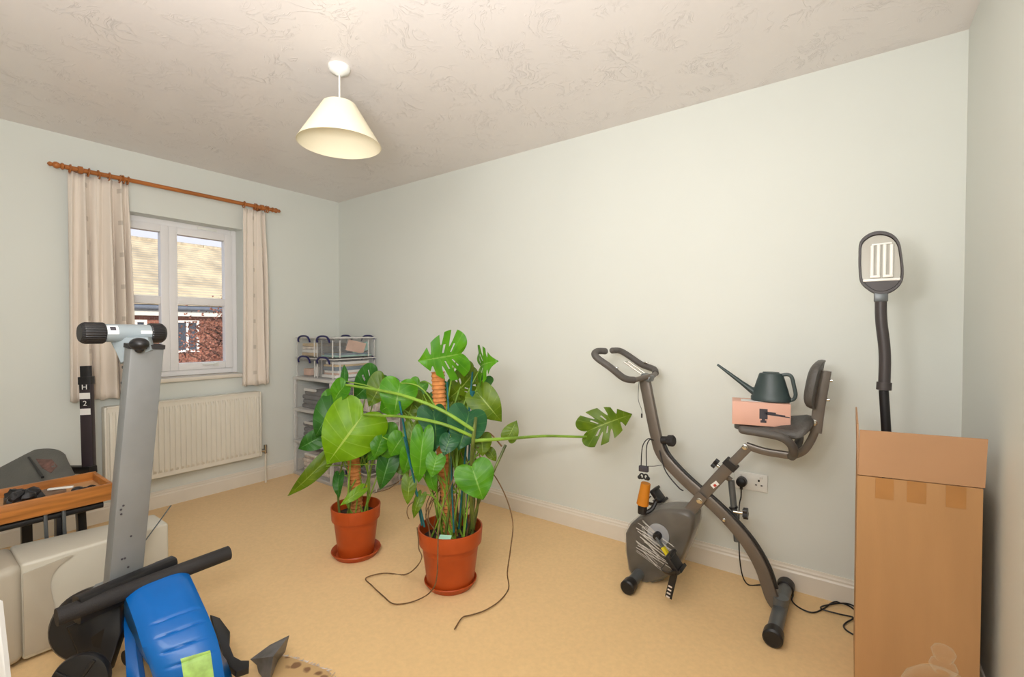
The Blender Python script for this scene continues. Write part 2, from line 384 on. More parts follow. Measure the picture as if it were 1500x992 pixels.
# roof built as overlapping courses
m_ = MB(); nc = 26
for i in range(nc):
    t0, t1 = i/nc, (i+1)/nc
    a = lerp((-11.85, 0, 1.95), (-16, 0, 4.33), t0); bq = lerp((-11.85, 0, 1.95), (-16, 0, 4.33), t1+0.02)
    m_.prism([(a.x, -7.3, a.z+0.05), (bq.x, -7.3, bq.z), (bq.x, -7.3, bq.z-0.06), (a.x, -7.3, a.z-0.02)], (0, 21.6, 0))
m_.prism([(-16, -7.3, 4.31), (-20.3, -7.3, 1.95), (-20.3, -7.3, 1.88), (-16, -7.3, 4.2)], (0, 21.6, 0))
m_.out('roof', mt, hs, smooth=0)
M_ridge = P('ridge_tile', (190, 176, 150), 0.8, var=0.15)
for k in range(18):
    MB().tube([(-16, -7.2+1.2*k, 4.33), (-16, -7.2+1.2*k+1.17, 4.33)], 0.10, 10).out('ridge_tile', M_ridge, hs)
M_slate = P('grey_gutter', (108, 116, 130), 0.5)
MB().tube([(-11.82, -7.3, 1.84), (-11.82, 14.3, 1.84)], 0.07, 10).out('gutter', M_slate, hs)
MB().bb((-12.2, -7.2, 1.62), (-11.9, 14.2, 1.8)).out('fascia', M_white, hs)
M_dark = P('dark_window_glass', (70, 78, 92), 0.1)
for yy, ww in ((1.45, 0.5), (2.62, 0.62), (6.0, 0.9), (-2.0, 0.9)):
    m_ = MB(); x0 = -12.16
    frame_rect(m_, -12.21, -12.1, yy, yy+ww, 0.55, 1.5, 0.07); m_.bb((-12.2, yy+ww/2-0.03, 0.55), (-12.11, yy+ww/2+0.03, 1.5))
    f = m_.out('window', M_upvc, hs, smooth=0)
    MB().bb((-12.19, yy+0.05, 0.6), (-12.15, yy+ww-0.05, 1.45)).out('pane', M_dark, f, smooth=0)
# russet hedge tree between
M_bark = P('tree_bark', (92, 66, 58), 0.9, var=0.2)
M_rus = P('russet_leaves', (148, 100, 84), 0.8, var=0.45, vs=2)
for (ty, tx, hh, lab) in ((2.75, -8.6, 5.2, 'russet leaved tree outside in front of the brick house wall, nearer the right pane edge'),):
    tr = thing('russet_tree', lab, 'tree', (tx, ty, -2.8))
    r0 = random.Random(int(ty*100))
    m_ = MB(); m_.tube(spline([(tx, ty, -2.8), (tx+.05, ty+.03, -1.2), (tx, ty-.05, hh*0.6-2.2)], 5), 0.07, 8)
    tips = []
    for k in range(26):
        a = r0.uniform(0, 2*PI); z0 = r0.uniform(-1.9, -2.8+hh*0.8)
        e = Vector((tx+math.cos(a)*r0.uniform(.4, .9), ty+math.sin(a)*r0.uniform(.4, 1.0), z0+r0.uniform(.3, .9)))
        e.z = min(e.z, -2.8+hh)
        m_.tube(spline([(tx, ty, min(z0, hh*0.6-2.25)), lerp((tx, ty, z0), e, .5)+Vector((0, 0, .05)), e], 3), 0.018, 5); tips.append(e)
    m_.out('branches', M_bark, tr)
    m_ = MB()
    for k in range(7000):
        e = r0.choice(tips); c = lerp((tx, ty, e.z-.3), e, r0.uniform(.35, 1.15))+Vector([r0.gauss(0, .15) for _ in range(3)])
        d1 = Vector([r0.gauss(0, 1) for _ in range(3)]).normalized()*0.028; d2 = d1.orthogonal()*0.7
        v = [m_.bm.verts.new(c+q) for q in (-d1, d2, d1, -d2)]; m_.bm.faces.new(v)
    f = m_.out('foliage', M_rus, tr, smooth=0); f['kind'] = 'stuff'

# ================================================================== RADIATOR
rd = thing('radiator', 'cream ribbed panel radiator on the wall under the window', 'radiator', (0.08, -1.233, 0.228))
ry0, ry1, rz0, rz1, rx = -1.709, -0.758, 0.228, 0.738, 0.095
nr = 29; m_ = MB(); pit = (ry1-ry0-0.03)/nr; rows = []
def rib(u):
    f = u % 1.0
    return 0.0 if f < 0.18 or f > 0.82 else (0.011 if 0.3 < f < 0.7 else 0.011*((f-0.18)/0.12 if f < 0.5 else (0.82-f)/0.12))
us = sorted({round(i+q, 3) for i in range(nr) for q in (0, .18, .3, .7, .82)} | {float(nr)})
for z, k in ((rz0+.0, 0), (rz0+.03, 0), (rz0+.05, 1), (rz1-.06, 1), (rz1-.035, 0), (rz1-.008, 0), (rz1, -0.6)):
    rows.append([(rx-(0.004 if k == -0.6 else 0)+rib(u)*max(k, 0), ry0+.015+u*pit, z) for u in us])
m_.grid(rows); m_.out('front_panel', M_rad, rd, smooth=25)
MB().bb((0.035, ry0+.01, rz0+0.005), (rx-0.004, ry1-.01, rz1-0.012)).out('back_panel', M_rad, rd, smooth=0)
for y in (ry0, ry1-0.012): MB().bb((0.03, y, rz0), (rx+0.004, y+0.012, rz1), 0.003).out('end_panel', M_rad, rd)
m_ = MB(); frame_rect(m_, 0, 0, 0, 0, 0, 0, 0) if False else None
m_.bb((0.03, ry0+.012, rz1-0.006), (rx+0.004, ry1-.012, rz1+0.003), 0.002); m_.out('top_grille', M_rad, rd)
for y in (-1.55, -0.9): MB().bb((0.001, y-.015, rz0+.08), (0.036, y+.015, rz1-.08)).out('bracket', M_rad, rd)
vl = MB(); vl.lathe([(0.010, 0), (0.014, 0.004), (0.014, 0.03), (0.009, 0.034), (0.009, 0.05)], (0.066, -0.757, 0.262), (0, 1, 0), 16)
vl.tube([(0.066, -0.715, 0.235), (0.066, -0.715, 0.305)], 0.012, 12); v = vl.out('valve', M_chrome, rd)
MB().tube([(0.066, -0.715, 0.117), (0.066, -0.715, 0.236)], 0.0075, 10).tube([(0.066, -0.715, 0.0), (0.066, -0.715, 0.12)], 0.0075, 10).out('pipe', M_rad, v)

# ================================================================== CURTAINS + POLE
cp = thing('curtain_pole', 'brown varnished wooden curtain pole with turned finials above the window', 'curtain pole', (0.09, -1.27, 2.18))
PZ = 2.184; y0, y1 = -1.87, -0.66
MB().tube([(0.09, y0, PZ), (0.09, y1, PZ)], 0.0135, 14).out('pole', M_pole, cp)
fin = [(0.0135, 0), (0.019, 0.004), (0.019, 0.012), (0.012, 0.018), (0.017, 0.026), (0.020, 0.034), (0.017, 0.044), (0.009, 0.050), (0.013, 0.056), (0.013, 0.064), (0.006, 0.070), (0.0, 0.073)]
MB().lathe(fin, (0.09, y0, PZ), (0, -1, 0), 18).out('finial', M_pole, cp); MB().lathe(fin, (0.09, y1, PZ), (0, 1, 0), 18).out('finial', M_pole, cp)
for y in (-1.80, -0.735):
    m_ = MB(); m_.lathe([(0.028, 0), (0.028, 0.01), (0.018, 0.014), (0.012, 0.04), (0.013, 0.066)], (0.0, y, PZ), (1, 0, 0), 18)
    m_.lathe([(0.014, -0.013), (0.022, -0.010), (0.022, 0.010), (0.014, 0.013)], (0.09, y, PZ), (0, 1, 0), 18, cap=False); m_.out('bracket', M_pole, cp)
def ring_at(y, tilt):
    m_ = MB(); pts = [(0.09+0.022*math.sin(a), y+tilt*math.cos(a), PZ-0.005+0.024*math.cos(a)) for a in [2*PI*k/16 for k in range(16)]]
    m_.tube(pts, 0.0038, 6, closed=True); m_.out('ring', M_pole, cp)
for y, t in ((-1.845, .002), (-1.762, .003), (-1.715, -.003), (-1.665, .002), (-1.612, .004), (-1.595, -.002), (-1.572, .003), (-0.868, .003), (-0.79, .002), (-0.776, -.002), (-0.705, .002), (-0.69, .002)): ring_at(y, t)
# cloth material with small embroidered squares
mcu = bpy.data.materials.new('cream_curtain_cloth'); mcu.use_nodes = True; n = mcu.node_tree; b = n.nodes['Principled BSDF']
uv = n.nodes.new('ShaderNodeUVMap'); mpn = n.nodes.new('ShaderNodeMapping'); mpn.inputs['Scale'].default_value = (1, 1, 1); n.links.new(uv.outputs[0], mpn.inputs[0])
sp = n.nodes.new('ShaderNodeSeparateXYZ'); n.links.new(mpn.outputs[0], sp.inputs[0])
def mm(op, a, bb):
    k = n.nodes.new('ShaderNodeMath'); k.operation = op
    for i, v in enumerate((a, bb)):
        if isinstance(v, (int, float)): k.inputs[i].default_value = v
        else: n.links.new(v, k.inputs[i])
    return k.outputs[0]
u1 = mm('FRACT', mm('MULTIPLY', sp.outputs['X'], 2.6), 0); v1 = mm('FRACT', mm('MULTIPLY', sp.outputs['Y'], 5.0), 0)
inb = mm('MULTIPLY', mm('LESS_THAN', mm('ABSOLUTE', mm('SUBTRACT', u1, 0.5), 0), 0.05), mm('LESS_THAN', mm('ABSOLUTE', mm('SUBTRACT', v1, 0.5), 0), 0.07))
mx = n.nodes.new('ShaderNodeMixRGB'); mx.inputs[1].default_value = (*lin((234, 223, 210)), 1); mx.inputs[2].default_value = (*lin((208, 197, 184)), 1)
n.links.new(inb, mx.inputs[0]); n.links.new(mx.outputs[0], b.inputs['Base Color']); b.inputs['Roughness'].default_value = 0.9; b.inputs['Sheen Weight'].default_value = 0.2
def curtain(name, label, ya, yb, zt, zb, folds, seed, amp, spread, wave=()):
    r0 = random.Random(seed); bm = bmesh.new(); uvl = bm.loops.layers.uv.new('UVMap')
    nu, nv = folds*12, 30; ph = [r0.uniform(-.5, .5) for _ in range(folds+2)]
    V = []
    for j in range(nv+1):
        v = j/nv; row = []
        for i in range(nu+1):
            u = i/nu; f = u*folds
            pinch = math.exp(-((v-0.07)/0.07)**2)
            w = 0.45+0.55*min(1, max(0, (v-0.05)/0.35))
            k = int(f); a = amp*(0.75+0.45*math.sin(ph[k]*9))
            x = 0.075+a*w*math.sin(2*PI*f+0.6*math.sin(3*v+ph[k]))+0.004*math.sin(2*PI*f*2.3+v*4+seed)
            x -= 0.006*pinch
            y = ya+(yb-ya)*u + spread[0]*v*(1-u)+spread[1]*v*u+0.010*math.sin(2*PI*f*0.5+seed)*v+0.004*math.sin(2*PI*f*2)*w
            z = zt+(zb-zt)*v+0.006*math.sin(2*PI*f+1)*(v > 0.97)+(0.006*abs(math.sin(PI*f)) if j == 0 else 0)
            row.append((bm.verts.new((max(x, 0.026), y, z)), u*folds*0.14, (1-v)*1.36))
        V.append(row)
    for j in range(nv):
        for i in range(nu):
            q = (V[j][i], V[j][i+1], V[j+1][i+1], V[j+1][i]); f = bm.faces.new([t[0] for t in q])
            for lp, t in zip(f.loops, q): lp[uvl].uv = (t[1], t[2])
    m_ = MB(); m_.bm.free(); m_.bm = bm
    o = m_.out(name, mcu, None, smooth=180, solid=0.003); tag(o, label, 'curtain', 'cream curtains'); return o
curtain('curtain', 'wide cream pleated curtain hanging left of the window', -1.852, -1.565, 2.163, 0.790, 5, 3, 0.046, (-0.01, 0.02))
curtain('curtain', 'narrow cream curtain hanging right of the window', -0.868, -0.705, 2.153, 0.790, 3, 8, 0.036, (-0.03, 0.03))

# ================================================================== PENDANT LIGHT
pc = Vector((1.979, -1.299, 0))
pd = thing('pendant_light', 'cream cone shaded pendant light hanging from the textured ceiling', 'lamp', (pc.x, pc.y, 2.06))
MB().lathe([(0.047, 0), (0.047, -0.010), (0.040, -0.024), (0.018, -0.034), (0.010, -0.040), (0.0, -0.040)], (pc.x, pc.y, 2.4), (0, 0, 1), 28).out('ceiling_rose', M_white, pd)
MB().tube([(pc.x, pc.y, 2.365), (pc.x, pc.y, 2.215)], 0.0042, 8).out('flex', M_flex, pd)
m_ = MB(); m_.lathe([(0.178, 2.055), (0.180, 2.055), (0.072, 2.232), (0.068, 2.232), (0.176, 2.058)], (pc.x, pc.y, 0), (0, 0, 1), 56, cap=False)
sh = m_.out('lamp_shade', M_lampshade, pd)
m_ = MB(); m_.lathe([(0.0205, 2.175), (0.0205, 2.20), (0.012, 2.215), (0, 2.215)], (pc.x, pc.y, 0), (0, 0, 1), 18, cap=False)
for k in range(3):
    a = k*2*PI/3+.3; m_.tube([(pc.x+.018*math.cos(a), pc.y+.018*math.sin(a), 2.205), (pc.x+.0715*math.cos(a), pc.y+.0715*math.sin(a), 2.228)], 0.0018, 6)
m_.out('bulb_holder', M_white, pd)


# ================================================================== PLASTIC STORAGE IN THE CORNER
tx0, tx1, ty0, ty1, tz = 0.025, 0.585, -0.465, -0.045, 0.83
tw = thing('drawer_tower', 'translucent plastic three drawer tower standing in the room corner', 'storage drawers', ((tx0+tx1)/2, (ty0+ty1)/2, 0))
for z in (0.0, 0.27, 0.54, 0.805):
    MB().bb((tx0, ty0, z), (tx1, ty1, z+0.025), 0.006).out('shelf', M_frost, tw)
for x in (tx0, tx1-0.03):
    for y in (ty0, ty1-0.03):
        m_ = MB()
        for z in (0.025, 0.295, 0.565): m_.bb((x+.003, y+.003, z), (x+.027, y+.027, z+.245-(.005 if z > .5 else 0)), 0.004)
        m_.out('post', M_frost, tw)
def open_box(m_, x0, x1, y0, y1, z0, z1, t=0.004):
    m_.bb((x0, y0, z0), (x1, y1, z0+t)); m_.bb((x0, y0, z0+t), (x0+t, y1, z1)); m_.bb((x1-t, y0, z0+t), (x1, y1, z1))
    m_.bb((x0+t, y0, z0+t), (x1-t, y0+t, z1)); m_.bb((x0+t, y1-t, z0+t), (x1-t, y1, z1))
M_dk = P('grey_fabric_contents', (92, 92, 98), 0.9, var=0.15); M_pp = P('peach_contents', (216, 178, 158), 0.8, var=0.1)
M_mix = P('mixed_pale_contents', (212, 200, 190), 0.8, var=0.25, vs=20); M_tl = P('aqua_card', (150, 190, 180), 0.7, var=0.1)
M_bg = P('blue_grey_cover', (110, 128, 142), 0.6, var=0.08); M_tan = P('tan_card', (206, 180, 140), 0.7, var=0.08)
cloth_lab = ('folded dark grey cloth inside the top drawer of the tower', 'folded dark grey cloth inside the middle drawer of the tower', 'crumpled pale cloth inside the bottom drawer of the tower')
for i, z in enumerate((0.56, 0.29, 0.03)):
    m_ = MB(); open_box(m_, tx0+.034, tx1-.034, ty0+.004, ty1-.034, z, z+0.205); dr = m_.out('drawer', M_clear, tw)
    MB().bb((tx0+.2, ty0-.016, z+.165), (tx1-.2, ty0+.004, z+.185), 0.004).out('handle', M_frost, dr)
    m_ = MB(); r0 = random.Random(i+4)
    for k in range(4): m_.box((0.305+r0.uniform(-.02, .02), -0.27, z+0.024+0.039*k), (0.40-.02*k, 0.32, 0.035), Matrix.Rotation(r0.uniform(-.06, .06), 3, 'Z'), 0.012)
    tag(m_.out('folded_cloth', (M_dk, M_dk, M_mix)[i], None), cloth_lab[i], 'cloth')
def storage_box(x0, x1, y0, y1, z0, z1, label, rail=False):
    t = thing('storage_box', label, 'storage box', ((x0+x1)/2, (y0+y1)/2, z0), 'clear plastic storage boxes with navy handles')
    m_ = MB(); open_box(m_, x0+.008, x1-.008, y0+.01, y1-.01, z0, z1-0.012, 0.003)
    m_.bb((x0+.002, y0+.004, z1-.026), (x1-.002, y0+.011, z1-.012)); m_.bb((x0+.002, y1-.011, z1-.026), (x1-.002, y1-.004, z1-.012))
    m_.out('tub', M_clear, t)
    for xx, yy in ((x0+.012, y0+.008), (x1-.012, y0+.008), (x1-.008, y0+.07), (x1-.008, y1-.07), (x1-.012, y1-.008)): MB().bb((xx-.005, yy-.003, z0+.002), (xx+.005, yy+.003, z1-.027)).out('edge_highlight', M_frost, t, smooth=0)  # frosted strips paint the white highlight lines along the tub edges
    m_ = MB(); m_.bb((x0, y0, z1-.011), (x1, y1, z1-.005), 0.002); m_.bb((x0+.02, y0+.025, z1-.005), (x1-.02, y1-.025, z1-.001)); m_.out('lid', M_clear, t); m_ = MB(); m_.bb((x0-.001, y0-.001, z1-.013), (x1+.001, y0+.004, z1-.004)); m_.bb((x1-.004, y0+.004, z1-.013), (x1+.001, y1, z1-.004)); m_.out('lid_rim_highlight', M_frost, t)  # lid rim frosted to put a pale highlight line along its edge
    for yy, s in ((y0, -1), (y1, 1)):
        xc = (x0+x1)/2; hw = min(0.085, (x1-x0)*0.36)
        pts = spline([(xc-hw, yy+s*.004, z1-.045), (xc-hw*.96, yy+s*.010, z1-.02), (xc-hw*.6, yy+s*.009, z1+.001), (xc, yy+s*.008, z1+.006), (xc+hw*.6, yy+s*.009, z1+.001), (xc+hw*.96, yy+s*.010, z1-.02), (xc+hw, yy+s*.004, z1-.045)], 4)
        MB().sweep(pts, rect(0.014, 0.012, 0.004), up=(0, 1, 0), framed=True).out('handle', M_navy, t)
    return t
T = tz+0.002
storage_box(0.03, 0.32, -0.44, -0.06, T, T+.165, 'clear box with navy handle on the tower, bottom of the left pair')
storage_box(0.03, 0.32, -0.44, -0.06, T+.168, T+.335, 'clear box with navy handle on the tower, top of the left pair')
storage_box(0.335, 0.575, -0.44, -0.03, T, T+.165, 'clear box holding flat books on the tower, bottom of the right pair')
storage_box(0.335, 0.575, -0.44, -0.03, T+.168, T+.335, 'clear box holding pink and aqua cards, top of the right pair on the tower')
def slab(x, y, z, sx, sy, sz, rz, mat, name, label, cat, rx=0):
    R = Matrix.Rotation(rz, 3, 'Z') @ Matrix.Rotation(rx, 3, 'X')
    return tag(MB().box((x, y, z+sz/2), (sx, sy, sz), R, min(.002, sz/5)).out(name, mat, None, smooth=30), label, cat)
zb = T+.006
# bottom-left box
tag(MB().lathe([(0.035, 0), (0.037, .01), (0.037, .07), (0.03, .08), (0.0, .082)], (0.25, -0.36, zb), seg=20).out('jar', M_paper, None), 'small white jar inside the bottom left box on the tower', 'jar')
tag(MB().box((0.14, -0.36, zb+.03), (0.1, 0.09, 0.058), None, 0.008).out('peach_packet', M_pp, None), 'peach packet beside the white jar in the bottom left box', 'packet')
tag(MB().box((0.24, -0.24, zb+.028), (0.11, 0.10, 0.055), None, 0.008).out('orange_packet', P('orange_print', (222, 128, 92), 0.7), None), 'orange packet behind the white jar in the bottom left box', 'packet')
# top-left box
for k, (mm_, lb) in enumerate(((M_tan, 'tan folder lowest in the top left box on the tower'), (M_paper, 'white paper wad between the tan folder and the grey one, top left box'), (M_mix, 'pale mottled folder near the top of the top left box'), (M_tan, 'tan card lying highest inside the top left box'))):
    slab(0.175, -0.25, T+.174+.026*k, 0.23-.01*k, 0.30, 0.024, 0.03*k-.04, mm_, 'paper_folder', lb, 'folder')
# bottom-right box: flat books
for k, (mm_, hh, lb) in enumerate(((M_paper, .022, 'white book lowest in the box of flat books'), (M_pp, .014, 'peach spined book just above the lowest white one in the box of flat books'), (M_paper, .018, 'white book in the middle of the box of flat books'),
        (M_bg, .030, 'thick blue grey book in the box of flat books'), (M_tan, .016, 'tan book over the thick blue grey one'), (M_paper, .022, 'white pad lying highest in the box of flat books'))):
    z = zb+sum((.022, .014, .018, .030, .016, .022)[:k])+.001*k
    slab(0.455, -0.235+.01*(k % 2), z, 0.19-.004*k, 0.33-.02*(k % 3), hh, 0.02*((k % 3)-1), mm_, 'flat_book', lb, 'book')
# top-right box
z = T+.174
slab(0.455, -0.23, z, 0.20, 0.34, 0.012, 0, M_tl, 'aqua_folder', 'aqua folder lying flat in the top right box on the tower', 'folder')
slab(0.455, -0.23, z+.013, 0.19, 0.30, 0.012, .05, M_bg, 'grey_folder', 'blue grey folder lying on the aqua one in the top right box', 'folder')
tag(MB().box((0.535, -0.20, z+.078), (0.008, 0.17, 0.09), Matrix.Rotation(-.22, 3, 'X') @ Matrix.Rotation(.2, 3, 'Y')).out('pink_card', M_pp, None, smooth=0), 'pale pink card leaning upright in the top right box on the tower', 'card')
tag(MB().box((0.50, -0.13, z+.062), (0.010, 0.16, 0.07), Matrix.Rotation(.3, 3, 'X')).out('aqua_card', M_tl, None, smooth=0), 'aqua card leaning behind the pink card in the top right box', 'card')
# stack to the right
sx0, sx1, sy0, sy1 = 0.62, 0.985, -0.415, -0.05
zs = (0.0, 0.165, 0.375, 0.60, 0.83)
labs = ('large clear box with a lime clip, standing on the carpet beside the tower', 'large clear box with a lime clip, second from the carpet beside the tower', 'large clear box full of white papers, third from the carpet beside the tower', 'large clear box topping the stack beside the tower, behind the small plant')
for i in range(4):
    t = storage_box(sx0, sx1, sy0, sy1, zs[i]+.001, zs[i+1]-.008, labs[i])
    if i < 2: MB().box((sx1-.02, sy0-.006, zs[i]+.07), (0.035, 0.012, 0.018), None, 0.004).out('clip', M_yel, t)['label'] = 'lime green clip'
r0 = random.Random(12)
for k in range(6):
    slab(0.80, -0.23, zs[2]+.008+.026*k, .30-.005*k, .30, .024, r0.uniform(-.05, .05), (M_paper, M_mix)[k % 2], 'paper_bundle', '%s paper bundle, %s of the pile in the third large clear box' % (('white', 'mottled')[k % 2], ('lowest', 'second from the bottom', 'third from the bottom', 'third from the top', 'second from the top', 'topmost')[k]), 'papers')['group'] = 'paper bundles in the large clear box'
slab(0.80, -0.23, zs[3]+.008, .30, .30, .09, .03, M_mix, 'cloth_bundle', 'pale mottled bundle inside the topmost large clear box', 'bundle')
slab(0.78, -0.30, zs[3]+.10, .12, .12, .08, .4, M_pp, 'peach_carton', 'peach carton on the bundle in the topmost large clear box', 'carton')
slab(0.80, -0.23, .008, .29, .29, .10, .02, M_mix, 'mixed_bundle', 'pale mottled bundle inside the large clear box on the carpet', 'bundle')
slab(0.80, -0.23, zs[1]+.008, .29, .29, .12, .02, M_dk, 'dark_bundle', 'dark grey cloth bundle inside the second large clear box', 'bundle')

# ================================================================== PLANTS
def leaf(parent, B, T_, N, wid, kind, col, seed, arch=0.10, fold=0.18, curl=0.12):
    fold = .08+.30*((seed*37) % 10)/10; curl = .10+.30*((seed*53) % 10)/10; arch = .06+.10*((seed*29) % 10)/10
    B, T_, N = Vector(B), Vector(T_), Vector(N); wid *= 1.12; X = T_-B; Ln = X.length; X.normalize(); S = N.cross(X).normalized(); N = X.cross(S)
    r0 = random.Random(seed)
    key = [(0, 0), (-.075, .10), (-.16, .36), (-.15, .68), (-.03, .92), (.15, 1.0), (.35, .96), (.54, .80), (.71, .56), (.85, .30), (.94, .12), (1, 0)]
    n = 90 if kind else 30; pts = spline([(a, b_, 0) for a, b_ in key], 6); O = []
    for i in range(n+1):
        f = i/n*(len(pts)-1); k = min(int(f), len(pts)-2); O.append(pts[k].lerp(pts[k+1], f-k))
    bm = bmesh.new(); uvl = bm.loops.layers.uv.new('UVMap'); K = 6
    for sgn in (1, -1):
        cuts = [(c+r0.uniform(-.02, .02), r0.uniform(.3, .5)) for c in (.42, .57, .71)] if kind == 1 else []
        holes = [(c+r0.uniform(-.02, .02)) for c in (.34, .50)] if kind in (1, 2) else []
        V = []
        for i in range(n+1):
            t = i/n; o2 = O[i]; M = Vector((min(1, t**1.15), 0, 0)); sc_ = 1.0
            for c, dpt in cuts:
                if abs(t-c) < .024: sc_ = min(sc_, dpt+.30*(abs(t-c)/.024)**1.5)
            row = []
            for k in range(K+1):
                q = k/K*sc_; p = M.lerp(Vector((o2.x, o2.y, 0)), q); x, y = p.x, p.y
                z = arch*4*max(x, -.1)*(1-x)*Ln+(fold*y-curl*y*y)*wid/2+0.028*wid*math.sin(t*19+seed)*q*q
                row.append((bm.verts.new(B+X*x*Ln+S*sgn*y*wid/2+N*z), t, 0.5+0.5*sgn*k/K))
            V.append(row)
        for i in range(n):
            t = (i+.5)/n
            for k in range(K):
                if any(abs(t-h) < .013 for h in holes) and k in ((1, 2) if kind == 1 else (2, 3)): continue
                q = [V[i][k], V[i][k+1], V[i+1][k+1], V[i+1][k]]
                if sgn < 0: q.reverse()
                f = bm.faces.new([a[0] for a in q])
                for lp, a in zip(f.loops, q): lp[uvl].uv = (a[1], a[2])
    bmesh.ops.remove_doubles(bm, verts=bm.verts, dist=1e-5)
    m_ = MB(); m_.bm.free(); m_.bm = bm
    return m_.out('leaf', LEAF[col], parent, smooth=180, recalc=False)

M_coir = P('coir_wrap', (196, 128, 70), 0.9, var=0.12, vs=40, bump=0.15, bs=200)
def pot(name, cx, cy, r, h, root):
    k = r
    m_ = MB(); m_.lathe([(k*.70, 0.012), (k*.72, .014), (k*.88, h*.72), (k*.90, h*.74), (k*.965, h*.745), (k*.97, h*.76), (k, h-.004), (k*.995, h), (k*.955, h), (k*.95, h-.004), (k*.90, h*.76), (k*.68, .02), (0, .02)], (cx, cy, 0), seg=48)
    m_.out('pot', M_terr, root)
    m_ = MB(); r0 = random.Random(3); m_.lathe([(k*.885, h*.80), (k*.6, h*.81), (k*.3, h*.80), (0, h*.815)], (cx, cy, 0), seg=30, cap=False); m_.out('soil', M_soil, root)
def saucer(cx, cy, r, label):
    m_ = MB(); m_.lathe([(r*.8, 0), (r*.84, .001), (r, .03), (r*.985, .034), (r*.96, .032), (r*.80, .008), (0, .008)], (cx, cy, 0), seg=48)
    tag(m_.out('plant_saucer', M_terr, None), label, 'saucer')
def coir_pole(root, p0, p1, r):
    p0, p1 = Vector(p0), Vector(p1); n = int((p1-p0).length/0.0065); pts = []; sc_ = []
    for i in range(n+1):
        t = i/n; pts.append(p0.lerp(p1, t)+Vector((0.003*math.sin(7*t), 0.002*math.cos(5*t), 0))); sc_.append((1.0, .90, .86)[i % 3])
    MB().tube(pts, r, 18, scale=sc_).out('support_pole', M_coir, root)

# -- small plant
A = Vector((1.6680, -1.0080, 0.0000)); hA = 0.27; rA = 0.130
pa = thing('potted_cheese_plant', 'smaller split leaf plant in a terracotta pot, left of the taller one', 'plant', A)
pot('pot', A.x, A.y, rA, hA, pa); saucer(A.x, A.y, 0.130, 'terracotta saucer under the smaller plant')
coir_pole(pa, (A.x, A.y-.0, .20), (1.6500, -1.0110, 0.7590), 0.036)
# -- tall plant
Bp = Vector((2.2940, -0.9230, 0.0000)); hB = 0.282; rB = 0.154
pb = thing('potted_cheese_plant', 'taller split leaf plant with trailing roots in a terracotta pot, in the room centre', 'plant', Bp)
pot('pot', Bp.x, Bp.y, rB, hB, pb); saucer(Bp.x, Bp.y, 0.126, 'terracotta saucer under the taller plant')
coir_pole(pb, (Bp.x, Bp.y, .2), (2.2430, -0.9560, 1.0220), 0.034)

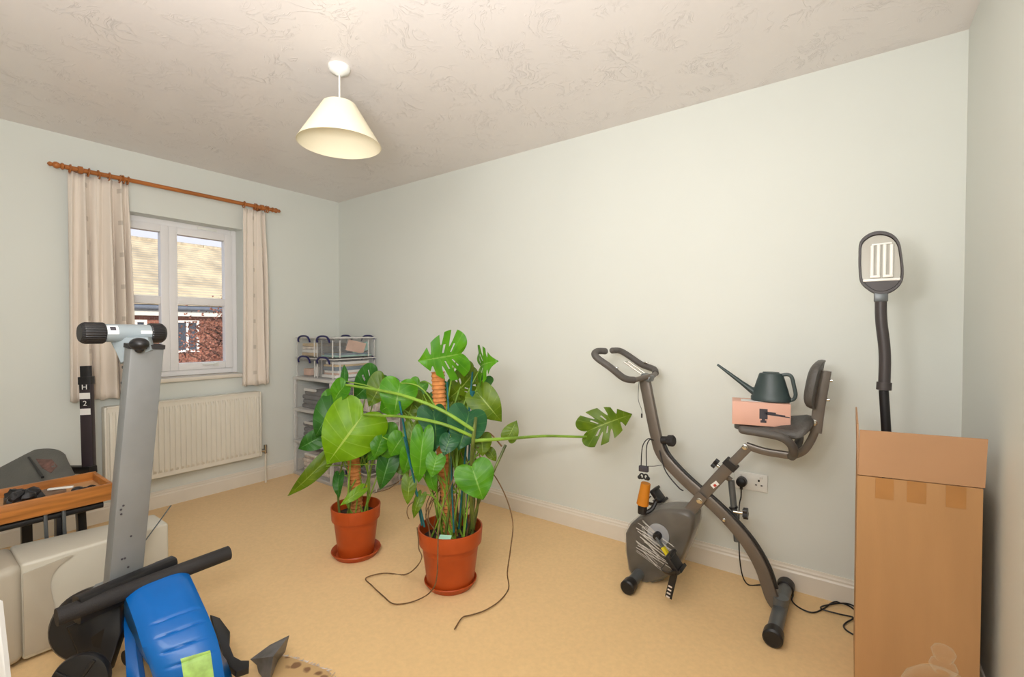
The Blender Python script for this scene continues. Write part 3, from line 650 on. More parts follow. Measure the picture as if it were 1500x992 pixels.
LVS_B = [
((2.3822, -0.9390, 1.1142), (2.2565, -1.0933, 1.0828), (0.7811, -0.6165, -0.0987), 0.2097, 1, 1),
((2.3581, -0.7727, 1.0387), (2.4998, -0.8170, 1.0773), (-0.3224, -0.9410, 0.1028), 0.1826, 1, 1),
((2.2955, -0.7572, 1.0070), (2.2177, -0.8791, 0.8694), (0.8701, -0.4895, -0.0586), 0.1458, 1, 3),
((2.2482, -0.7294, 1.0236), (2.2483, -0.7562, 0.9341), (0.9489, -0.3021, 0.0916), 0.1057, 0, 3),
((2.3783, -0.8227, 0.9202), (2.4763, -0.7547, 0.7777), (0.6642, -0.7404, 0.1031), 0.1325, 0, 3),
((2.4333, -0.9452, 0.8473), (2.4425, -1.0289, 0.6907), (0.7772, -0.5348, 0.3314), 0.1684, 0, 4),
((2.2777, -1.0214, 0.8514), (2.3260, -1.0522, 0.6777), (0.8706, -0.3821, 0.3098), 0.1332, 0, 4),
((2.3172, -1.1184, 0.7692), (2.3026, -1.1343, 0.5458), (0.7166, -0.6975, 0.0030), 0.0906, 0, 1),
((2.5249, -1.0320, 0.6331), (2.5797, -1.0201, 0.4961), (0.6652, -0.7183, 0.2035), 0.1524, 0, 1),
((2.4607, -0.8908, 0.7343), (2.4860, -0.9116, 0.6444), (0.7204, -0.6032, 0.3424), 0.0894, 0, 3),
((2.5309, -0.7783, 0.7099), (2.5525, -0.7360, 0.7902), (0.5860, -0.7709, 0.2494), 0.0716, 0, 3),
((2.7340, -0.3583, 0.6941), (2.9156, -0.1992, 0.7795), (0.5209, -0.7802, 0.3463), 0.1653, 1, 3),
((2.1143, -1.0758, 0.9723), (2.1084, -1.1085, 0.8173), (0.7577, -0.6437, 0.1071), 0.1580, 0, 1),
((2.0926, -0.9078, 0.8963), (2.0939, -0.9462, 0.8014), (0.9192, -0.3605, 0.1586), 0.1025, 0, 3),
((2.0811, -0.8543, 0.8928), (2.0791, -0.8575, 0.8186), (0.7176, -0.6964, 0.0108), 0.0601, 0, 2),
((2.2720, -0.7778, 0.8617), (2.2262, -0.8493, 0.8219), (0.7555, -0.6129, 0.2314), 0.0688, 0, 3),
((1.9069, -1.1319, 0.8087), (1.8022, -1.2632, 0.5752), (0.7467, -0.6640, 0.0387), 0.2663, 0, 0),
((1.8171, -1.1692, 0.9507), (1.7536, -1.1928, 0.8595), (0.2283, -0.9692, 0.0928), 0.0997, 0, 1),
((1.7762, -1.1491, 0.9666), (1.7576, -1.1359, 1.0478), (0.9424, -0.2211, 0.2512), 0.0368, 0, 2),
((2.1637, -1.0445, 0.7747), (2.1700, -1.0677, 0.6440), (0.7345, -0.6611, 0.1531), 0.0774, 0, 3),
((2.2172, -1.1099, 0.5476), (2.2263, -1.1307, 0.4303), (0.7319, -0.6587, 0.1743), 0.0622, 0, 3),
((2.2640, -0.8507, 0.6425), (2.2818, -0.8405, 0.5240), (0.4267, -0.9043, -0.0134), 0.0937, 0, 3),
((2.3071, -1.0682, 0.5849), (2.3475, -1.0657, 0.4930), (0.2995, -0.9482, 0.1055), 0.0569, 0, 1),
((2.2609, -1.0798, 0.4696), (2.2495, -1.1153, 0.3685), (0.3967, -0.8793, 0.2637), 0.0463, 0, 3),
((2.1750, -0.8504, 0.7786), (2.1961, -0.8382, 0.6471), (0.7182, -0.6940, 0.0505), 0.1177, 0, 2),
((2.0230, -1.0460, 0.8591), (1.9582, -1.0694, 0.8220), (0.3908, -0.9142, -0.1070), 0.0877, 0, 1),
((2.0739, -0.9594, 0.8595), (2.0655, -0.9924, 0.7678), (0.5396, -0.8066, 0.2413), 0.0916, 0, 3),
((2.1547, -0.7992, 0.9529), (2.1758, -0.7862, 0.8539), (0.5042, -0.8635, -0.0063), 0.0878, 0, 2),
((2.4583, -0.8326, 0.6516), (2.4877, -0.8124, 0.5998), (0.6955, -0.7088, 0.1182), 0.0454, 0, 3),
((1.9678, -1.0654, 0.6933), (1.9527, -1.1036, 0.5905), (0.8565, -0.5121, 0.0645), 0.0890, 0, 1),
((2.3887, -1.1056, 0.6747), (2.3850, -1.1351, 0.5859), (0.6855, -0.6988, 0.2042), 0.0770, 0, 1),
((2.1852, -1.0810, 0.6620), (2.1762, -1.1147, 0.5601), (0.8753, -0.4768, 0.0807), 0.0787, 0, 1),
((2.2311, -0.7942, 0.9053), (2.1985, -0.8451, 0.8046), (0.4760, -0.8372, 0.2692), 0.1147, 0, 3),
((2.3299, -0.6956, 0.9832), (2.3097, -0.7369, 0.9053), (0.4553, -0.8300, 0.3222), 0.0795, 0, 2),
((2.1852, -0.9685, 0.7048), (2.1871, -1.0326, 0.5544), (0.5744, -0.7505, 0.3269), 0.1131, 0, 2),
((2.1853, -0.9037, 0.8288), (2.1252, -0.9753, 0.6979), (0.8132, -0.5792, -0.0563), 0.1257, 0, 3),
((2.2964, -0.8848, 0.8208), (2.2978, -0.9481, 0.7164), (0.6871, -0.6170, 0.3837), 0.1114, 0, 2),
((2.0888, -1.0388, 0.7048), (2.0417, -1.0754, 0.6121), (0.5240, -0.8489, 0.0683), 0.1009, 0, 1),
((2.0554, -0.8963, 0.9552), (2.0295, -0.9424, 0.8532), (0.6100, -0.7688, 0.1922), 0.0922, 0, 1),
((2.4150, -1.0475, 0.7511), (2.4127, -1.0881, 0.6747), (0.5430, -0.7480, 0.3816), 0.0791, 0, 4),
]
LVS_A = [
((1.8512, -0.9583, 0.9653), (1.8109, -1.0282, 0.8223), (0.7748, -0.6261, 0.0877), 0.1219, 0, 3),
((1.7642, -0.9347, 0.9801), (1.6953, -1.0374, 0.8562), (0.8529, -0.5203, -0.0434), 0.1645, 2, 2),
((1.6127, -1.0733, 0.8385), (1.5602, -1.1777, 0.6586), (0.7100, -0.6790, 0.1869), 0.1555, 0, 2),
((1.5766, -1.0742, 0.8651), (1.5359, -1.1303, 0.7943), (0.8961, -0.3949, -0.2026), 0.1023, 0, 1),
((1.5375, -1.1326, 0.6470), (1.4593, -1.2159, 0.5859), (0.6949, -0.7143, 0.0830), 0.0953, 0, 2),
((1.6139, -1.1411, 0.5504), (1.4930, -1.2956, 0.3627), (0.8117, -0.5825, -0.0434), 0.0798, 0, 3),
((1.9621, -0.9706, 0.6888), (1.8754, -1.0863, 0.5669), (0.7076, -0.6903, 0.1512), 0.1460, 0, 1),
((1.9538, -1.0038, 0.5891), (1.9300, -1.0500, 0.4153), (0.7387, -0.6696, 0.0769), 0.0969, 0, 2),
((1.9349, -0.9441, 0.5586), (1.9975, -0.9256, 0.4581), (0.7039, -0.6331, 0.3219), 0.0852, 0, 3),
((1.8208, -0.9492, 0.7174), (1.7474, -1.0425, 0.6045), (0.6138, -0.7564, 0.2261), 0.1327, 0, 3),
((1.7898, -1.0537, 0.3947), (1.7489, -1.1594, 0.3284), (0.7863, -0.5169, 0.3383), 0.0493, 0, 0),
((1.6201, -1.0772, 0.4446), (1.6571, -1.1026, 0.3267), (0.5453, -0.7680, 0.3361), 0.0544, 0, 2),
((1.5619, -0.9891, 0.7311), (1.5141, -1.0274, 0.5856), (0.7597, -0.6454, -0.0799), 0.1302, 0, 2),
((1.7046, -0.9505, 0.5792), (1.6368, -0.9908, 0.4447), (0.6619, -0.7412, -0.1120), 0.0753, 0, 2),
]
for i, (a, b_, nn, w_, kd, cl) in enumerate(LVS_B): leaf(pb, a, b_, nn, w_, kd, cl, 10+i)
for i, (a, b_, nn, w_, kd, cl) in enumerate(LVS_A): leaf(pa, a, b_, nn, w_, kd, cl, 60+i)
# petioles
def stem(root, pts, r, mat=None, name='stem', k=6):
    p = spline(pts, k); n = len(p)
    return MB().tube(p, r, 7, scale=[1.0-.35*i/(n-1) for i in range(n)]).out(name, mat or M_stem, root)
def auto_stems(root, L_, base, spread, ztop, zlo, skip=(), seed=1):
    r0 = random.Random(seed)
    for i, row in enumerate(L_):
        if i in skip: continue
        B_ = Vector(row[0]); a = r0.uniform(0, 2*PI); rr = r0.uniform(.3, 1)*spread
        if B_.z < zlo+.25 or r0.random() < .35:
            O_ = Vector((base.x+rr*math.cos(a), base.y+rr*math.sin(a), zlo))
        else:
            zz = min(B_.z-.1, r0.uniform(zlo+.15, ztop)); O_ = Vector((base.x+.035*math.cos(a), base.y+.035*math.sin(a), zz))
        mid = O_.lerp(B_, .55)+Vector((0, 0, .04+.12*(B_-O_).length))
        stem(root, [O_, mid, B_], 0.0042, M_stem)
auto_stems(pb, LVS_B, Bp, .10, .75, .22, skip=(11, 16, 17), seed=5)
auto_stems(pa, LVS_A, A, .085, .6, .21, seed=9)
# long petioles crossing to the left and out to the right
stem(pb, [(2.5000, -0.9850, 0.7780), (2.3960, -1.0830, 0.8720), (2.2410, -1.1450, 0.9260), (2.0800, -1.1640, 0.9430), (1.8200, -1.1670, 0.9510)], 0.0085, M_stem)
stem(pb, [(2.4840, -0.9850, 0.7520), (2.4040, -1.0910, 0.8150), (2.2350, -1.1400, 0.8330), (2.0720, -1.1470, 0.8220), (1.9240, -1.1440, 0.8120)], 0.0078, M_stem)
stem(pb, [(2.4870, -0.9830, 0.7310), (2.5620, -0.8420, 0.7230), (2.6140, -0.5690, 0.6920), (2.7340, -0.3590, 0.6660), (2.7370, -0.3560, 0.6940)], 0.0085, M_stem)
stem(pb, [(2.4020, -0.8820, 0.2820), (2.4320, -0.9300, 0.4780), (2.4870, -0.9840, 0.6880), (2.5000, -0.9850, 0.7870), (2.4850, -0.9580, 0.8300)], 0.011, M_stem2)
stem(pb, [(2.5230, -0.7850, 0.6780), (2.4940, -0.8720, 0.5250), (2.4320, -0.8820, 0.4000), (2.3940, -0.8880, 0.2790)], 0.007, M_stem2)
stem(pb, [(2.5080, -0.7960, 0.6710), (2.4570, -0.8310, 0.7360), (2.4480, -0.9000, 0.7280)], 0.004, M_root)
stem(pa, [(1.6360, -1.1630, 0.5120), (1.7910, -1.0990, 0.5310), (1.9210, -1.0290, 0.5400), (1.9770, -0.9880, 0.5470)], 0.0022, M_stem)
r0 = random.Random(21)
for k in range(14):
    a = r0.uniform(0, 2*PI); rr = r0.uniform(.04, .115); O_ = Vector((Bp.x+rr*math.cos(a), Bp.y+rr*math.sin(a), .215))
    z1 = r0.uniform(.42, .72); E_ = Vector((Bp.x+rr*1.0*math.cos(a+r0.uniform(-.6, .6)), Bp.y+rr*1.0*math.sin(a+r0.uniform(-.6, .6)), z1))
    stem(pb, [O_, O_.lerp(E_, .5)+Vector((r0.uniform(-.04, .04), r0.uniform(-.04, .04), 0)), E_], r0.uniform(.004, .008), (M_stem2, M_root, M_stem2, M_stem, M_root)[k % 5])
for k in range(6):
    a = r0.uniform(0, 2*PI); rr = r0.uniform(.04, .09); O_ = Vector((A.x+rr*math.cos(a), A.y+rr*math.sin(a), .205))
    E_ = Vector((A.x+rr*.8*math.cos(a), A.y+rr*.8*math.sin(a), r0.uniform(.4, .6)))
    stem(pa, [O_, O_.lerp(E_, .5)+Vector((r0.uniform(-.04, .04), r0.uniform(-.04, .04), 0)), E_], r0.uniform(.004, .007), (M_stem2, M_stem)[k % 2])
# canes
for a, b_ in (((2.2500, -1.0660, 0.3210), (2.1440, -1.1060, 0.8910)), ((2.3500, -0.8720, 0.2590), (2.3450, -0.8400, 0.7030)), ((2.3700, -0.9800, 0.2890), (2.2950, -0.9440, 0.9760)), ((2.3470, -0.9220, 0.2790), (2.3520, -0.8270, 1.0190)), ((2.2750, -1.0730, 0.3230), (2.1950, -1.1220, 0.7350))):
    MB().tube([a, b_], 0.0045, 7).out('cane', M_teal, pb)
MB().box((2.3600, -0.8370, 0.8970), (0.02, 0.02, 0.06), None, 0.004).out('cane_tie', M_teal, pb)
MB().box((2.3650, -1.0330, 0.2820), (0.055, 0.03, 0.003), Matrix.Rotation(.5, 3, 'Z') @ Matrix.Rotation(.35, 3, 'X')).out('plant_label', P('mint_label', (168, 214, 190), 0.5), pb, smooth=0)
# roots trailing on the carpet
def root_(pts, r=0.0028): MB().tube(spline(pts, 6), r, 6).out('aerial_root', M_root, pb)
root_([(2.2470, -1.0930, 0.3200), (2.2830, -1.1180, 0.2850), (2.2920, -1.1240, 0.2470), (2.3110, -1.1240, 0.2120), (2.2570, -1.1150, 0.1430), (2.0630, -1.0120, 0.0090), (1.9700, -1.0630, 0.0090), (1.9360, -1.1430, 0.0090), (2.0160, -1.1680, 0.0090), (2.1340, -1.1930, 0.0090), (2.2200, -1.2020, 0.0090), (2.2730, -1.1380, 0.0090), (2.3710, -1.1320, 0.0800), (2.4230, -1.1420, 0.1700), (2.4120, -1.1220, 0.3330), (2.3870, -1.0760, 0.4160), (2.3810, -0.9900, 0.5540)])
root_([(2.4570, -0.8960, 0.6080), (2.5210, -0.8760, 0.5600), (2.5860, -0.8680, 0.4670), (2.6300, -0.8750, 0.3620), (2.6410, -0.9070, 0.2610), (2.5950, -0.8690, 0.1240), (2.5540, -0.8040, 0.0090), (2.5810, -0.9070, 0.0090), (2.5740, -1.0000, 0.0090), (2.5480, -1.0600, 0.0090), (2.5280, -1.0980, 0.0090), (2.5540, -1.1720, 0.0090)])
root_([(2.4680, -0.9240, 0.6880), (2.4630, -0.9040, 0.6420), (2.4570, -0.8960, 0.6080)])
root_([(2.2490, -1.1140, 0.4460), (2.2440, -1.1420, 0.4320), (2.2400, -1.1460, 0.4010), (2.2320, -1.1280, 0.3680)], .0022)
root_([(2.1300, -1.0750, 0.5220), (1.9580, -1.0170, 0.4190), (1.6900, -0.9050, 0.3100)], .0022)
for k in range(7):
    a = r0.uniform(0, 2*PI); P0 = Vector((Bp.x+.05*math.cos(a), Bp.y+.05*math.sin(a), r0.uniform(.45, .66))); P1 = Vector((Bp.x+.10*math.cos(a+1), Bp.y+.10*math.sin(a+1), .23))
    root_([P0, P0.lerp(P1, .4)+Vector((.06*math.cos(a), .06*math.sin(a), -.02)), P0.lerp(P1, .75)+Vector((.03*math.cos(a), .03*math.sin(a), 0)), P1], .0022)

# ================================================================== EXERCISE BIKE
YC = -0.29
bk = thing('exercise_bike', 'folding exercise bike with bronze grey x frame standing by the long wall', 'exercise bike', (3.32, YC, 0))
# stabilisers
def stab(xc, ya, yb, r, zc):
    t = MB().tube([(xc, ya+.03, zc), (xc, yb-.03, zc)], r*.78, 20).out('stabiliser', M_bike2, bk)
    for y, s in ((ya, 1), (yb, -1)):
        MB().lathe([(r*.8, 0), (r, .006), (r, .045), (r*.96, .052), (r*.8, .055)], (xc, y, zc), (0, s, 0), 24).out('end_cap', M_blk, t)
stab(3.61, -0.53, -0.05, 0.036, 0.0365); stab(3.02, -0.52, -0.06, 0.033, 0.034)
# main curved beam
main = [(3.0140, -0.2900, 0.9870), (3.0390, -0.2900, 0.8640), (3.0740, -0.2900, 0.7060), (3.0980, -0.2900, 0.6290), (3.1480, -0.2900, 0.5700), (3.2280, -0.2900, 0.5030), (3.3200, -0.2900, 0.4390), (3.4070, -0.2900, 0.3680), (3.4830, -0.2900, 0.2870), (3.5400, -0.2900, 0.1920), (3.5800, -0.2900, 0.0770), (3.608, -.29, .045)]
sp_ = spline(main, 6)
MB().sweep(sp_, rect(0.056, 0.036, 0.012), up=(0, 1, 0), framed=True).out('main_beam', M_bike, bk)
gr = [Vector(p)+Vector((0.030, 0.0, 0.012)) for p in sp_[14:-8]]
MB().sweep(gr, rect(0.012, 0.020, 0.004), up=(0, 1, 0), framed=True).out('beam_channel', M_blk, bk)
MB().tube([(3.611, -.29, .09), (3.6095, -.29, .058)], 0.031, 16).out('beam_collar', M_bike2, bk)
# seat beam
sb = [(3.4820, -0.2900, 0.7100), (3.4110, -0.2900, 0.6190), (3.3160, -0.2900, 0.4890), (3.2410, -0.2900, 0.3770)]
o = MB().sweep([sb[0], sb[1]], rect(0.038, 0.030, 0.005), up=(0, 1, 0), framed=True).out('seat_post', M_bike, bk)
MB().sweep([lerp(sb[1], sb[0], .0), sb[2]], rect(0.052, 0.044, 0.006), up=(0, 1, 0), framed=True).out('seat_beam', M_bike, bk)
MB().sweep([lerp(sb[1], sb[0], .14), lerp(sb[1], sb[0], -.1)], rect(0.060, 0.052, 0.006), up=(0, 1, 0), framed=True).out('collar', M_blk, bk)
for s in (-1, 1):
    MB().sweep([Vector((3.3020, -0.2900, 0.4700))+Vector((0, s*.038, 0)), Vector((3.2290, -0.2900, 0.3570))+Vector((0, s*.038, 0))], rect(0.05, 0.008, 0.003), up=(0, 1, 0), framed=True).out('pivot_plate', M_bike, bk)
MB().sweep([sb[2], (3.2230, -0.2900, 0.3430)], rect(0.05, 0.04, 0.005), up=(0, 1, 0), framed=True).out('lower_beam', M_bike, bk)
def bolt(p, r=.009, y=-.045, mat=None):
    MB().lathe([(r*1.3, 0), (r*1.3, .003), (r, .004), (r*.9, .009), (0, .010)], Vector(p)+Vector((0, y, 0)), (0, -1, 0), 14).out('bolt', mat or M_chrome, bk)
bolt((3.2900, -0.2900, 0.4420), .010, -.042); bolt((3.4710, -0.2900, 0.7110), .009, -.016); bolt((3.3900, -0.2900, 0.3710), .006, -.019)
MB().box(Vector((3.3510, -0.2900, 0.5240))+Vector((0, -.0235, 0)), (0.020, 0.002, 0.034), Matrix.Rotation(math.radians(45), 3, 'Y')).out('sticker', M_paper, bk, smooth=0)
MB().box(Vector((3.3520, -0.2900, 0.5210))+Vector((0, -.0252, 0)), (0.011, 0.0015, 0.012), Matrix.Rotation(math.radians(45), 3, 'Y')).out('sticker_print', M_red, bk, smooth=0)
# star knob on seat beam
def starknob(c, ax, r=.024, n=6):
    ax = Vector(ax).normalized(); q = Vector((0, 0, 1)).rotation_difference(ax); c = Vector(c); prof = []
    for k in range(n*6):
        a = 2*PI*k/(n*6); rr = r*(0.84+.16*math.cos(n*a)); prof.append(c+q @ Vector((rr*math.cos(a), rr*math.sin(a), 0)))
    MB().prism(prof, ax*.018, .0).out('knob', M_blk, bk, smooth=30)
    MB().tube([c-ax*.04, c+ax*.002], .007, 10).out('knob_shaft', M_chrome, bk)
starknob(Vector((3.3540, -0.2900, 0.6090)), (-.75, 0, .5)); starknob(Vector((3.4650, -0.2900, 0.4130)), (1, 0, .05), .026, 5)
# support link
lk = [(3.3830, -0.2600, 0.5570), (3.4090, -0.2600, 0.5400), (3.4180, -0.2600, 0.4450), (3.4360, -0.2600, 0.2690)]
MB().tube([lk[1], lk[3]], .014, 14).out('support_link', M_bike2, bk); MB().sweep([lk[0], lk[1]], rect(.022, .02, .004), up=(0, 1, 0), framed=True).out('link_bracket', M_bike, bk)
MB().tube([(3.4180, -0.2600, 0.4230), (3.4210, -0.2600, 0.4150)], .019, 14).out('link_collar', M_blk, bk)
# tension knob on post
MB().lathe([(0.020, 0), (0.020, .03), (0, .03)], (3.1010, -0.2900, 0.6860), (1, 0, .12), 16).out('tension_housing', M_blk, bk)
kc = Vector((3.1240, -0.2900, 0.6890)); prof = []
MB().lathe([(.022, 0), (.027, .004), (.028, .024), (.022, .032), (0, .033)], kc+Vector((.008, 0, 0)), (1, -.15, .1), 12).out('tension_knob', M_blkfoam, bk, smooth=20)
# handlebar
nearb = [(3.0450, -0.3100, 0.9960), (3.0220, -0.3400, 0.9890), (3.0000, -0.3900, 0.9820), (2.9690, -0.4400, 0.9940), (2.9170, -0.4800, 1.0450), (2.8580, -0.4900, 1.0850), (2.8370, -0.4850, 1.1070), (2.8380, -0.4500, 1.1190), (2.8560, -0.4100, 1.1180)]
farb = [(3.0310, -0.2700, 0.9920), (3.0340, -0.2200, 0.9920), (3.0280, -0.1700, 0.9990), (3.0050, -0.1300, 1.0170), (2.9250, -0.1000, 1.0380), (2.8510, -0.1000, 1.0840), (2.8120, -0.1200, 1.1080), (2.7900, -0.1700, 1.1110)]
MB().tube(spline(nearb[:3], 5), .0125, 12).out('handlebar', M_bike, bk); MB().tube(spline(farb[:3], 5), .0125, 12).out('handlebar', M_bike, bk)
for pts in (nearb[2:], farb[2:]):
    g = MB().tube(spline(pts, 7), .0165, 14).ball(pts[-1], .0165).out('foam_grip', M_grip, bk)
    c = lerp(pts[2], pts[1], .4); MB().box(Vector(c)+Vector((0, 0, .019)), (.022, .018, .006), None, .002).out('pulse_sensor', M_chrome, g)
MB().box((3.0280, -0.2900, 0.9880), (.05, .07, .03), Matrix.Rotation(.3, 3, 'Y'), .006).out('handlebar_clamp', M_bike2, bk)
m_ = MB()
for y in (-.315, -.265): m_.tube([Vector((3.0140, -0.2900, 1.0010))+Vector((0, y+.29, .0)), Vector((2.9170, -0.2900, 1.0620))+Vector((0, y+.29, 0))], .003, 6)
m_.tube([Vector((2.9170, -0.2900, 1.0620))+Vector((0, -.025, 0)), Vector((2.9170, -0.2900, 1.0620))+Vector((0, .025, 0))], .003, 6); m_.out('console_bracket', M_chrome, bk)
# cables
def cable(pts, r=.0025, mat=None, name='cable', root=bk): return MB().tube(spline(pts, 6), r, 6).out(name, mat or M_blk, root)
cable([(3.0010, -0.3300, 0.9660), (3.0020, -0.3400, 0.8840), (3.0190, -0.3400, 0.8350), (3.0200, -0.3400, 0.8120)], .0015, M_bike2)
MB().tube([(3.0200, -0.3400, 0.8150), (3.0200, -0.3400, 0.7950)], .004, 8).out('sensor_plug', M_blk, bk)
cable([(3.1010, -0.3200, 0.6420), (3.1340, -0.3300, 0.5510), (3.1980, -0.3400, 0.4880), (3.2170, -0.3300, 0.4740)], .003)
cable([(3.0780, -0.3400, 0.6920), (3.0580, -0.3600, 0.7000), (3.0350, -0.3700, 0.6590), (3.0290, -0.3700, 0.5620)]); cable([(3.0780, -0.3400, 0.6920), (3.0650, -0.3600, 0.6950), (3.0550, -0.3700, 0.6560), (3.0560, -0.3700, 0.5670)])
cable([(3.0620, -0.3700, 0.5710), (3.0920, -0.3500, 0.5720), (3.1110, -0.3100, 0.5720)], .0015)
rb = thing('resistance_band_handle', 'amber foam resistance band handle hanging on black cords from the bike post', 'exercise handle', (3.0400, -0.3700, 0.3220))
MB().box((3.0420, -0.3700, 0.5550), (.045, .02, .028), None, .004).out('clip', M_ink, rb)
m_ = MB(); c0 = Vector((3.0430, -0.3700, 0.5180))
for s in (-1, 1): m_.tube([c0+Vector((s*.010+.010*math.cos(a), 0, .012*math.sin(a))) for a in [2*PI*k/14 for k in range(14)]], .004, 6, closed=True)
m_.ball((3.0220, -0.3700, 0.5110), .010).ball((3.0630, -0.3700, 0.5120), .010); m_.out('ring', M_blk, rb)
MB().tube([(3.0530, -0.3700, 0.4870), (3.0370, -0.3700, 0.3810)], .0285, 20, scale=[.78, 1.0]).out('foam_handle', M_orange, rb)
MB().tube([(3.0370, -0.3700, 0.3810), (3.0370, -0.3700, 0.3380)], .022, 14).tube(spline([(3.0470, -0.3700, 0.3400), (3.0760, -0.3500, 0.3610), (3.0890, -0.3300, 0.3940), (3.0990, -0.3300, 0.4090)], 4), .010, 8).out('strap', M_blk, rb)
# flywheel housing
HP = [Vector((2.9450, -0.2900, 0.2140)), Vector((2.9680, -0.2900, 0.2610)), Vector((3.0040, -0.2900, 0.3010)), Vector((3.0590, -0.2900, 0.3410)), Vector((3.1130, -0.2900, 0.3670)), Vector((3.1720, -0.2900, 0.3840)), Vector((3.2190, -0.2900, 0.3910)), Vector((3.2570, -0.2900, 0.3870)), Vector((3.2750, -0.2900, 0.3680)), Vector((3.2720, -0.2900, 0.3160)), Vector((3.2540, -0.2900, 0.2570)), Vector((3.2330, -0.2900, 0.1930)), Vector((3.2080, -0.2900, 0.1300)), Vector((3.1670, -0.2900, 0.0750)), Vector((3.1150, -0.2900, 0.0320)), Vector((3.0580, -0.2900, -0.0030)), Vector((3.0130, -0.2900, -0.0180)), Vector((2.9840, -0.2900, 0.0010)), Vector((2.9620, -0.2900, 0.0360)), Vector((2.9480, -0.2900, 0.1230))]
c = sum((Vector(p) for p in HP), Vector())/len(HP)
m_ = MB(); lay = [(-.075, .90), (-.068, .975), (-.05, 1.0), (.05, 1.0), (.068, .975), (.075, .90)]; rr_ = []
for dy, s in lay: rr_.append([m_.bm.verts.new(c+(Vector(p)-c)*s+Vector((0, dy, 0))) for p in HP])
for Aq, Bq in zip(rr_, rr_[1:]):
    for k in range(len(HP)): m_.bm.faces.new((Aq[k], Aq[(k+1) % len(HP)], Bq[(k+1) % len(HP)], Bq[k]))
m_.bm.faces.new(rr_[0]); m_.bm.faces.new(list(reversed(rr_[-1])))
fh = m_.out('flywheel_housing', P('housing_grey_plastic', (76, 71, 64), 0.35, var=0.25, vs=9), bk, smooth=50)
# stretch film wrap: slightly inflated crinkled shell
m_ = MB(); r0 = random.Random(2); rr_ = []
for dy in (-.084, -.06, -.02, .02, .06, .084):
    ring = []
    for k, p in enumerate(HP[:]):
        for f in (0, .5):
            q = lerp(p, HP[(k+1) % len(HP)], f); s = 1.03+.018*r0.uniform(-1, 1)-(.10 if abs(dy) > .08 else 0); ring.append(m_.bm.verts.new(c+(q-c)*s+Vector((0, dy+r0.uniform(-.003, .003), 0))))
    rr_.append(ring)
for Aq, Bq in zip(rr_, rr_[1:]):
    n_ = len(Aq)
    for k in range(n_): m_.bm.faces.new((Aq[k], Aq[(k+1) % n_], Bq[(k+1) % n_], Bq[k]))
# crinkled front: centre fan rings
for R_, dy in ((rr_[0], -.086),):
    n_ = len(R_); inner = [m_.bm.verts.new(c+((v.co-c)*.62)+Vector((0, r0.uniform(-.034, -.026), 0))) for v in R_]
    for k in range(n_): m_.bm.faces.new((R_[k], R_[(k+1) % n_], inner[(k+1) % n_], inner[k]))
    m_.bm.faces.new(inner)
m_.out('stretch_film', M_film, bk, smooth=0)
m_ = MB()
for k in range(26):   # film folds over the front, their highlights put in as pale strips
    t = k/25; a = c+Vector((-.105+.05*r0.random(), -.088, -.06+.16*t)); b_ = c+Vector((-.01+.10*r0.random(), -.088, -.115+.15*t))
    a.y -= .001*r0.random(); m_.sweep([a, lerp(a, b_, .5)+Vector((0, -.002, .003)), b_], rect(r0.uniform(.0015, .005), .0012, .0004), up=(0, 1, 0))
ff = m_.out('film_fold_highlights', M_fold_highlight, bk, smooth=0); ff['kind'] = 'stuff'
MB().prism([Vector(p)+Vector((0, -.052, 0)) for p in ((2.9660, -0.2900, 0.0240), (3.0230, -0.2900, 0.0580), (3.1250, -0.2900, 0.0750), (3.1740, -0.2900, 0.0770), (3.1220, -0.2900, 0.0240), (3.0580, -0.2900, -0.0140), (3.0060, -0.2900, -0.0270))], (0, .104, 0), .004).out('housing_shoe', M_bike2, bk)
dc = Vector((3.1150, -0.3750, 0.2540))
MB().lathe([(.052, 0), (.052, .004), (.046, .006), (0, .006)], dc+Vector((0, .006, 0)), (0, -1, 0), 32).out('crank_disc', M_disc, bk)
hub = Vector((3.1160, -0.4000, 0.2540)); pe = Vector((3.2120, -0.4200, 0.1490))
MB().lathe([(.019, 0), (.019, .03), (.014, .036), (0, .036)], hub+Vector((0, .03, 0)), (0, -1, 0), 18).out('hub', M_blk, bk)
MB().sweep([hub, pe], rect(.010, .022, .003), up=(0, 1, 0)).out('crank', M_bike2, bk)
MB().sweep([lerp(hub, pe, .34), lerp(hub, pe, .64)], rect(.014, .028, .004), up=(0, 1, 0)).out('crank_sleeve', M_yel, bk)
MB().lathe([(.016, 0), (.016, .012), (.012, .016), (0, .016)], pe+Vector((0, .004, 0)), (0, -1, 0), 16).out('crank_bolt', M_disc, bk)
def pedal(c_, root):
    R = Matrix.Rotation(math.radians(50), 3, 'Y'); m_ = MB()
    m_.box(c_, (.085, .08, .024), R, .005); 
    for s in (-1, 1): m_.box(c_+R @ Vector((s*.034, 0, .016)), (.014, .08, .012), R, .003)
    p = m_.out('pedal', M_blk, root); s0 = c_+R @ Vector((0, -.03, 0))
    MB().sweep(spline([s0+Vector((-.03, 0, .0)), s0+Vector((-.045, -.01, -.03)), s0+Vector((-.01, -.015, -.035)), s0+Vector((.02, -.01, -.02))], 4), rect(.004, .03, .001), up=(0, 1, 0)).out('strap', M_blk, p)
    return p
pd1 = pedal(Vector((3.2210, -0.4700, 0.1940)), bk)
a_ = Vector((3.2300, -0.5000, 0.1670)); b_ = Vector((3.2040, -0.5000, 0.0440))
MB().sweep([a_, lerp(a_, b_, .5), b_], rect(.003, .030, .001), up=(0.9, 0, .4)).out('strap_tail', M_blk, pd1)
m_ = MB()
for k in range(4): m_.box(lerp(a_, b_, .5+.13*k)+Vector((0, -.017, 0)), (.016, .004, .005), Matrix.Rotation(.25, 3, 'Y'))
m_.out('strap_holes', M_mix, pd1)
